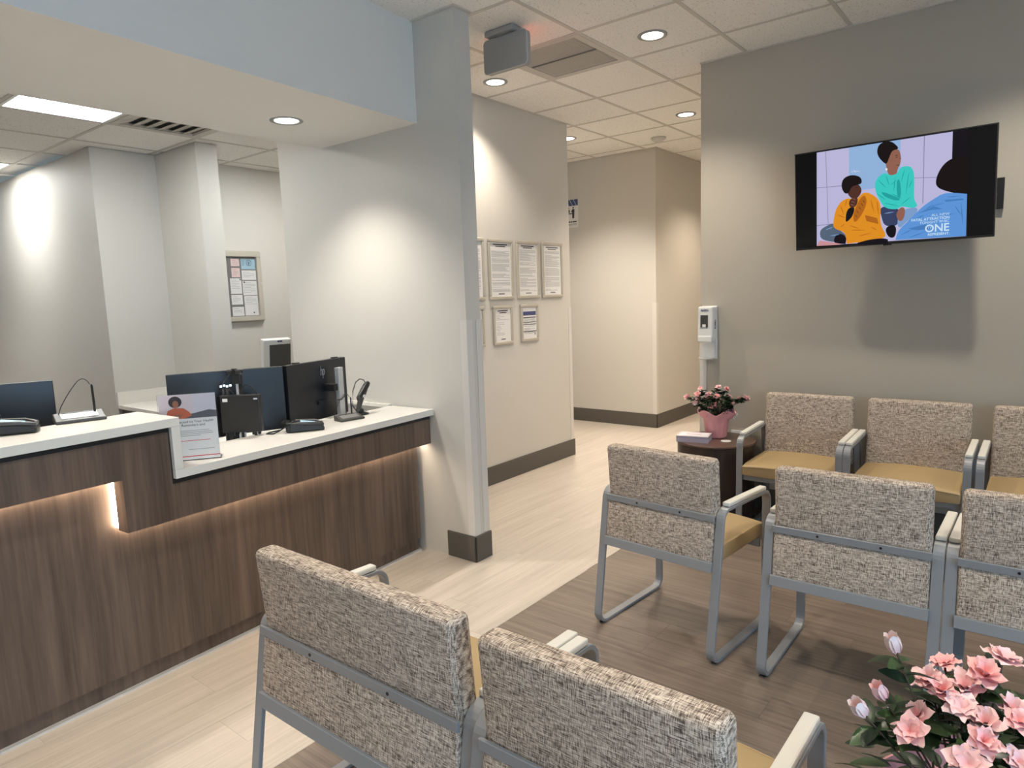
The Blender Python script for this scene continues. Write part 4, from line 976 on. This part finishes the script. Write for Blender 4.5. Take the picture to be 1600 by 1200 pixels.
# ================================================================== CHAIRS
def chair(label, E=0.0, loc=(0, 0, 0), rz=0.0, name='arm_chair'):
    """faces +x; E widens the seat"""
    t = thing(name, label, 'chair', loc, rz, group='waiting room chairs')
    w = .294+E; bw = .036
    P = [(0, 0), (.552, 0), (.548, .612), (.097, .628)]
    path = []
    for i in range(4):
        p0, p1, p2 = Vector(P[i-1]), Vector(P[i]), Vector(P[(i+1) % 4]); r = .055
        a = (p0-p1).normalized(); b = (p2-p1).normalized(); half = a.angle(b)/2
        dd = r/math.tan(half); c = p1+(a+b).normalized()*(r/sin(half)); s0 = p1+a*dd; s1 = p1+b*dd
        a0 = math.atan2(s0.y-c.y, s0.x-c.x); a1 = math.atan2(s1.y-c.y, s1.x-c.x)
        while a1 < a0: a1 += 2*pi
        if a1-a0 > pi: a1 -= 2*pi
        for k in range(7): an = a0+(a1-a0)*k/6; path.append((c.x+r*cos(an), c.y+r*sin(an)))
    for s in (1, -1):
        v0, v1 = sorted((s*w, s*(w-bw)))
        sf = part('side_frame', MB().bar_loop(path, v0, v1, .014), 'frame', t, bevel=.002, seg=1)
        m = MB().obox((.322, s*(w-bw/2), .630), (.178, 0, -.0062), (0, .0165, 0), (.0003, 0, .009))
        part('arm_pad', m, 'pad', t, bevel=.005)
        for u in (.045, .50): link('glide', glide_me, sf, Matrix.Translation((u, s*(w-bw/2), 0)))
    wi = w-bw
    part('middle_rail', MB().obox((.076, 0, .590), (.005, 0, .0), (0, wi+.002, 0), (-.001, 0, .014)), 'frame', t, bevel=.0015, seg=1)
    part('lower_rail', MB().obox((.053, 0, .394), (.006, 0, 0), (0, wi+.002, 0), (.004, 0, .019)), 'frame', t, bevel=.0015, seg=1)
    part('front_rail', MB().box(.505, .520, -wi-.002, wi+.002, .345, .378), 'frame', t, bevel=.0015, seg=1)
    for s in (1, -1): part('seat_rail', MB().box(.07, .505, s*.20-.012, s*.20+.012, .377, .386), 'frame', t)
    for s in (.38, -.42): part('screw', MB().tube([(.072, s*wi, .590), (.0695, s*wi, .590)], .0045, 10), 'black', t)
    # upholstered back: rounded slab, upper cushion proud of the rail
    hb = .256+E
    def slab(u0, u1, z0, z1, y, bev):
        lean = -.020
        return MB().prism([(u0-lean*0, -y, z0), (u1, -y, z0), (u1+lean, -y, z1), (u0+lean, -y, z1)], (0, 2*y, 0))
    part('back_cushion', MB().prism([(.087, -hb, .572), (.066, -hb, .829), (.136, -hb, .829), (.166, -hb, .42), (.118, -hb, .42)], (0, 2*hb, 0)), 'tweed', t, bevel=.019, smooth=True, seg=4)
    part('lower_back_panel', MB().prism([(.058, -wi+.002, .408), (.120, -wi+.002, .408), (.124, -wi+.002, .580), (.079, -wi+.002, .580)], (0, 2*wi-.004, 0)), 'tweed', t, bevel=.008, smooth=True, seg=3)
    sm = MB(); nx, ny = 9, 9; top = []; 
    for i in range(nx):
        for j in range(ny):
            u = .125+(.565-.125)*i/(nx-1); v = -1+2*j/(ny-1)
            z = .452+.014*(1-v*v)-.010*max(0, (i/(nx-1)-.75)*4)**2
            top.append((u+(.008*(1-v*v) if i == nx-1 else 0), v*(wi-.004), z))
    bot = [(p[0], p[1], .385) for p in top]
    n = len(top); fs = []
    for i in range(nx-1):
        for j in range(ny-1):
            q = [i*ny+j, (i+1)*ny+j, (i+1)*ny+j+1, i*ny+j+1]; fs.append(q); fs.append([n+k for k in q[::-1]])
    rim = [i*ny for i in range(nx)] + [(nx-1)*ny+j for j in range(1, ny)] + [i*ny+ny-1 for i in range(nx-2, -1, -1)] + [j for j in range(ny-2, 0, -1)]
    for a, b in zip(rim, rim[1:]+rim[:1]): fs.append([a, b, n+b, n+a])
    sm.add(top+bot, fs)
    st = part('seat', sm, 'tan', t, bevel=.008, smooth=True)
    pp = [(top[k][0]+.002, top[k][1], top[k][2]-.006) for k in [(nx-1)*ny+j for j in range(ny)]]
    q = link('piping', MB().tube(pp, .0035, 6).mesh('piping', 'tan', smooth=True), st)
    return t
glide_me = MB().lathe([(.008, -.0), (.010, -.003), (.010, .004), (.001, .004)], n=10).mesh('glide', 'black')
glide_me.transform(Matrix.Translation((0, 0, .0031)))
C0 = chair('tweed armchair at the left end of the middle row, back to the camera', loc=(2.470, 1.269, 0), rz=radians(-5))
copy_tree(C0, (2.466, .523, 0), 0, 'tweed armchair in the middle of the row with its back to the camera')
copy_tree(C0, (2.466, -.068, 0), 0, 'tweed armchair of the middle row cut off by the right edge of the picture')
copy_tree(C0, (4.505, 1.145, 0), pi, 'tweed armchair with tan seat against the wall, nearest the round table')
copy_tree(C0, (4.505, .554, 0), pi, 'tweed armchair with tan seat against the wall below the television')
copy_tree(C0, (4.505, -.050, 0), pi, 'tweed armchair against the wall cut off by the right edge of the picture')
copy_tree(C0, (.872, .613, 0), 0, 'standard tweed armchair in the foreground beside the wide one')
chair('extra wide tweed armchair in the foreground, back to the camera', E=.119, loc=(.884, 1.322, 0), name='wide_arm_chair')

# ================================================================== SIDE TABLES AND WHAT STANDS ON THEM
def drum(loc, label):
    t = thing('drum_table', label, 'side table', loc, group='drum side tables')
    part('body', MB().lathe([(.243, 0), (.246, .004), (.246, .497), (.24, .499)], n=56, close=True), 'table_wood', t, smooth=True)
    part('top', MB().lathe([(.249, .499), (.253, .502), (.253, .513), (.251, .515)], n=56, close=True), 'table_top', t, smooth=True)
    return t
drum((4.262, 1.688, 0), 'dark round drum table beside the wall chairs')
drum((1.125, .055, 0), 'dark drum table under the near potted flowers, below the frame')
ZT = .515
t = thing('leaflet_stack', 'stack of lilac edged leaflets on the drum table', 'leaflets', (4.150, 1.790, ZT), radians(12))
M['lilac'] = plain('lilac_paper', (.50, .46, .58), .7); M['cover'] = plain('leaflet_cover', (.66, .56, .58), .6)
part('pages', MB().box(-.07, .07, -.102, .102, 0, .040), 'lilac', t, bevel=.001)
part('gap', MB().box(-.0704, .0704, -.1024, .1024, .030, .0312), 'ink', t)
part('cover', MB().box(-.07, .07, -.102, .102, .0400, .0420), 'cover', t)
part('cover_print', MB().box(-.02, .03, -.05, .05, .04215, .0424), 'cover', t)
part('cover_panel', MB().box(-.058, .058, -.09, .09, .0420, .04215), 'paper_cool', t)
solo('coaster', MB().lathe([(.001, ZT), (.030, ZT), (.033, ZT+.002), (.030, ZT+.004), (.001, ZT+.004)], c=(4.225, 1.605, 0), n=24), 'white_plastic', 'small white round coaster in front of the pink pot', 'coaster', smooth=True)
struct('trim_13', MB().box(TVX-.012, TVX-.0005, 1.56, 1.68, .455, .53), 'white_plastic', 'white outlet cover on the wall behind the drum table', 'outlet')

# ---- azaleas
def petal_flower(R, seed, layers=2, cup=.5):
    rnd = random.Random(seed); m = MB()
    for L in range(layers):
        for k in range(5):
            a = 2*pi*(k+.5*L)/5+rnd.uniform(-.12, .12); ln = R*(1-.24*L)*rnd.uniform(.85, 1.12); wd = ln*.62; tilt = cup*(.55+.6*L)+rnd.uniform(-.12, .12)
            vs = []
            for i in range(5):
                s = i/4.0; hw = wd*(.16+.95*sin(pi*min(1, s*.80+.06)))*.62
                for j in (-1, -.35, .35, 1):
                    rr_ = ln*s; zz = rr_*math.tan(min(1.2, tilt))*(1-.45*s)+ln*.10*sin(j*3+i*2.3+seed+k)*s*s+abs(j)*ln*.05
                    x_, y_ = rr_*(1-.20*j*j*s), hw*j*(1-.12*s)
                    vs.append((x_*cos(a)-y_*sin(a), x_*sin(a)+y_*cos(a), zz))
            fs = [(i*4+j, i*4+j+1, (i+1)*4+j+1, (i+1)*4+j) for i in range(4) for j in range(3)]
            m.add(vs, fs)
    return m
def bud_shape(R, L, seed):
    rnd = random.Random(seed); m = MB()
    for k in range(5):
        a = 2*pi*k/5+rnd.uniform(-.1, .1); vs = []
        for i in range(6):
            s = i/5.0; r_ = R*(.30+sin(pi*(.08+.78*s))*.75)+(.004*s if i == 5 else 0); hw = R*1.0*sin(pi*(.12+.70*s))
            for j in (-1, 0, 1):
                rr_ = r_*(1-.12*abs(j))
                vs.append((rr_*cos(a)-hw*j*sin(a), rr_*sin(a)+hw*j*cos(a), L*s-.003*abs(j)))
        m.add(vs, [(i*3+j, i*3+j+1, (i+1)*3+j+1, (i+1)*3+j) for i in range(5) for j in range(2)])
    return m
def leaf_shape(L, Wd, fold=.25):
    m = MB(); vs = []
    for i in range(6):
        s = i/5.0; hw = Wd*sin(pi*min(.97, s*.93+.05))**.8
        z = -.25*L*s*s
        vs += [(L*s, -hw, z+hw*fold), (L*s, 0, z), (L*s, hw, z+hw*fold)]
    fs = []
    for i in range(5):
        for j in range(2): fs.append((i*3+j, i*3+j+1, (i+1)*3+j+1, (i+1)*3+j))
    return m.add(vs, fs)
def orient(p, dirv, spin=0.0):          # local z (flower) or x (leaf) along a direction
    return Matrix.Translation(p) @ Vector(dirv).to_track_quat('Z', 'Y').to_matrix().to_4x4() @ Matrix.Rotation(spin, 4, 'Z')
def orient_x(p, dirv, spin=0.0):
    return Matrix.Translation(p) @ Vector(dirv).to_track_quat('X', 'Z').to_matrix().to_4x4() @ Matrix.Rotation(spin, 4, 'X')
def azalea(loc, label, blooms, buds, S, nleaf, seed, crown_z, crown_r, crown_h, rim_r, join_leaves):
    """blooms/buds in world coordinates; crown centre above the pot"""
    rnd = random.Random(seed)
    t = thing('potted_azalea', label, 'potted plant', loc); B = Vector(loc)
    hpot = crown_z
    def wob(j, a, r, z):
        if j < 4: return r*(1+.02*sin(14*a)), z
        amp = .35+.65*sin(2*a+.9)*sin(3*a+.4)
        return r*(1+.05*sin(7*a)+.10*sin(3*a)), z+hpot*.27*amp
    pr = rim_r
    part('wrap', MB().lathe([(pr*.56, 0), (pr*.60, .004), (pr*.66, hpot*.35), (pr*.72, hpot*.68), (pr*.95, hpot*.86), (pr*1.04, hpot*.98), (pr*1.0, hpot*.99), (pr*.85, hpot*.80), (pr*.66, hpot*.70)], n=60, wob=wob), 'wrap', t, smooth=True, label='crinkled pink paper wrap')
    part('soil', MB().lathe([(.001, hpot*.76), (pr*.68, hpot*.74), (pr*.62, hpot*.3)], n=24), 'soil', t)
    rb = MB()
    for k in range(4):
        a = -1.1+.12*k; p0 = Vector((pr*.95*cos(a), pr*.95*sin(a), hpot*.84))
        rb.tube([p0, p0+Vector((.02*cos(a+k), .02*sin(a+k), .02+.012*(k % 2))), p0+Vector((.03*cos(a), .03*sin(a), .002-.015*k))], .004, 5)
    part('ribbon', rb, 'ribbon', t)
    base_p = Vector((0, 0, hpot*.72)); cc = Vector((0, 0, crown_z+crown_h*.35))
    st = MB(); tips = []
    def stemto(q, r):
        q = Vector(q); mid_ = base_p.lerp(q, .5)+Vector((0, 0, .02*S)); b0 = base_p+Vector((rnd.uniform(-.3, .3)*pr, rnd.uniform(-.3, .3)*pr, 0))
        st.tube([b0, mid_.lerp(b0, .3)+Vector((rnd.uniform(-.01, .01), rnd.uniform(-.01, .01), 0)), mid_, q], [r*1.5, r*1.3, r*1.1, r], 5)
        tips.append((q, (q-mid_).normalized(), mid_))
    fl_me = [petal_flower(.027*S, k, 3, c_).mesh('flower', 'petal', smooth=True) for k, c_ in enumerate((.45, .6, .75, .55, .9))]
    bud_me = bud_shape(.0082*S, .027*S, 9).mesh('bud', 'petal_pale', smooth=True)
    bud2_me = bud_shape(.0078*S, .025*S, 11).mesh('bud', 'petal', smooth=True)
    for k, bq in enumerate(blooms):
        q = Vector(bq)-B; dv = (q-cc).normalized()*.8+Vector((rnd.uniform(-.25, .25), rnd.uniform(-.25, .25), .55)); dv += (Vector((0, 0, 1.5))-B-q).normalized()*.55*0
        tv = (Vector((0, 0, H_CAM))-Vector(bq)); dv = dv.normalized()+tv.normalized()*.5
        stemto(q-dv.normalized()*.006, .0016*S)
        sc = rnd.uniform(.85, 1.15)
        link('flower', fl_me[k % 5], t, orient(q, dv, rnd.uniform(0, 6)) @ Matrix.Diagonal((sc, sc, sc, 1)))
    for k, bq in enumerate(buds):
        q = Vector(bq[:3])-B; dv = ((q-cc).normalized()+Vector((0, 0, .7))).normalized()
        stemto(q-dv*.004, .0014*S)
        link('bud', bud_me if bq[3] else bud2_me, t, orient(q, dv, rnd.uniform(0, 6)))
    LS = S if join_leaves else S*1.18
    lms = [leaf_shape(.034*LS, .0082*LS), leaf_shape(.026*LS, .0075*LS), leaf_shape(.042*LS, .0092*LS)]
    spots = []
    for k in range(nleaf):
        if k < nleaf*.62 and tips:
            q, dv, md = tips[k % len(tips)]
            f = rnd.uniform(.0, .42); p = q.lerp(md, f) - dv*.008*S
            a = rnd.uniform(0, 2*pi); out = Vector((cos(a), sin(a), rnd.uniform(-.1, .7)))
        else:
            a = rnd.uniform(0, 2*pi); rr_ = crown_r*math.sqrt(rnd.random())*.95; zz = crown_z+crown_h*(rnd.uniform(-.12, .62)*(1-.5*(rr_/crown_r)**2))
            p = Vector((rr_*cos(a), rr_*sin(a), zz)); out = Vector((cos(a)+rnd.uniform(-.5, .5), sin(a)+rnd.uniform(-.5, .5), rnd.uniform(-.2, .6)))
        spots.append((p, out, rnd.uniform(-.6, .6), rnd.randrange(3)))
    if join_leaves:
        m = MB()
        for p, out, sp, k in spots:
            mt = orient_x(p, out, sp); m.add([mt @ Vector(v_) for v_ in lms[k].v], lms[k].f)
        part('foliage', m, 'leaf', t, smooth=True, kind='stuff', label='small dark green leaves')
    else:
        lme = [l_.mesh('leaf', 'leaf', smooth=True) for l_ in lms]
        for p, out, sp, k in spots: link('leaf', lme[k], t, orient_x(p, out, sp))
    part('stems', st, 'stem', t, smooth=True)
    return t
fp_ = []
for q in ((4.184, .842), (4.402-.07, .848), (4.23, .80), (4.10, .808), (4.438-.02, .765), (4.36, .785), (4.28, .79), (4.15, .775), (4.06, .79), (4.24, .765), (4.40, .74), (4.12, .75), (4.34, .835)):
    k = len(fp_); fp_.append((4.33+(q[0]-4.27)*.55+.02*sin(k*5), 1.72+(4.27-q[0])*.62*1.0+.03*cos(k*7), q[1]))
fp_.append((4.45, 1.56, .775)); fp_.append((4.435, 1.545, .765)); fp_.append((4.46, 1.57, .762))
azalea((4.335, 1.715, ZT), 'pink flowering azalea in crinkled pink wrap on the drum table', fp_, [(4.17, 1.83, .80, 0), (4.2, 1.80, .745, 1), (4.36, 1.62, .74, 0)], .90, 900, 3, .175, .100, .19, .112, True)
nb0 = [(1.176, .099, .911), (1.104, .110, .913), (1.154, .047, .918), (1.234, .027, .913), (1.137, .065, .896), (1.072, .067, .904), (1.150, .013, .882), (1.027, .039, .890), (1.002, .119, .887), (1.055, .116, .880), (.989, .052, .875), (1.119, .003, .881), (1.067, .038, .891), (1.076, .001, .848), (1.09, .092, .908), (1.12, -.04, .87), (1.06, -.06, .85), (1.20, -.02, .87), (.99, .0, .855), (1.22, .09, .86), (1.13, .15, .84)]
nb = [nb0[k] for k in (0, 1, 2, 3, 4, 5, 6, 7, 8, 9, 10, 11, 12, 13, 14, 15, 18, 19)]
nbud = [(1.057, .148, .971, 1), (1.027, .157, .911, 0), (.986, .174, .901, 1)]
azalea((1.10, .055, ZT), 'large pink azalea in the near right corner', nb, nbud, 1.04, 298, 5, .20, .145, .27, .125, False)
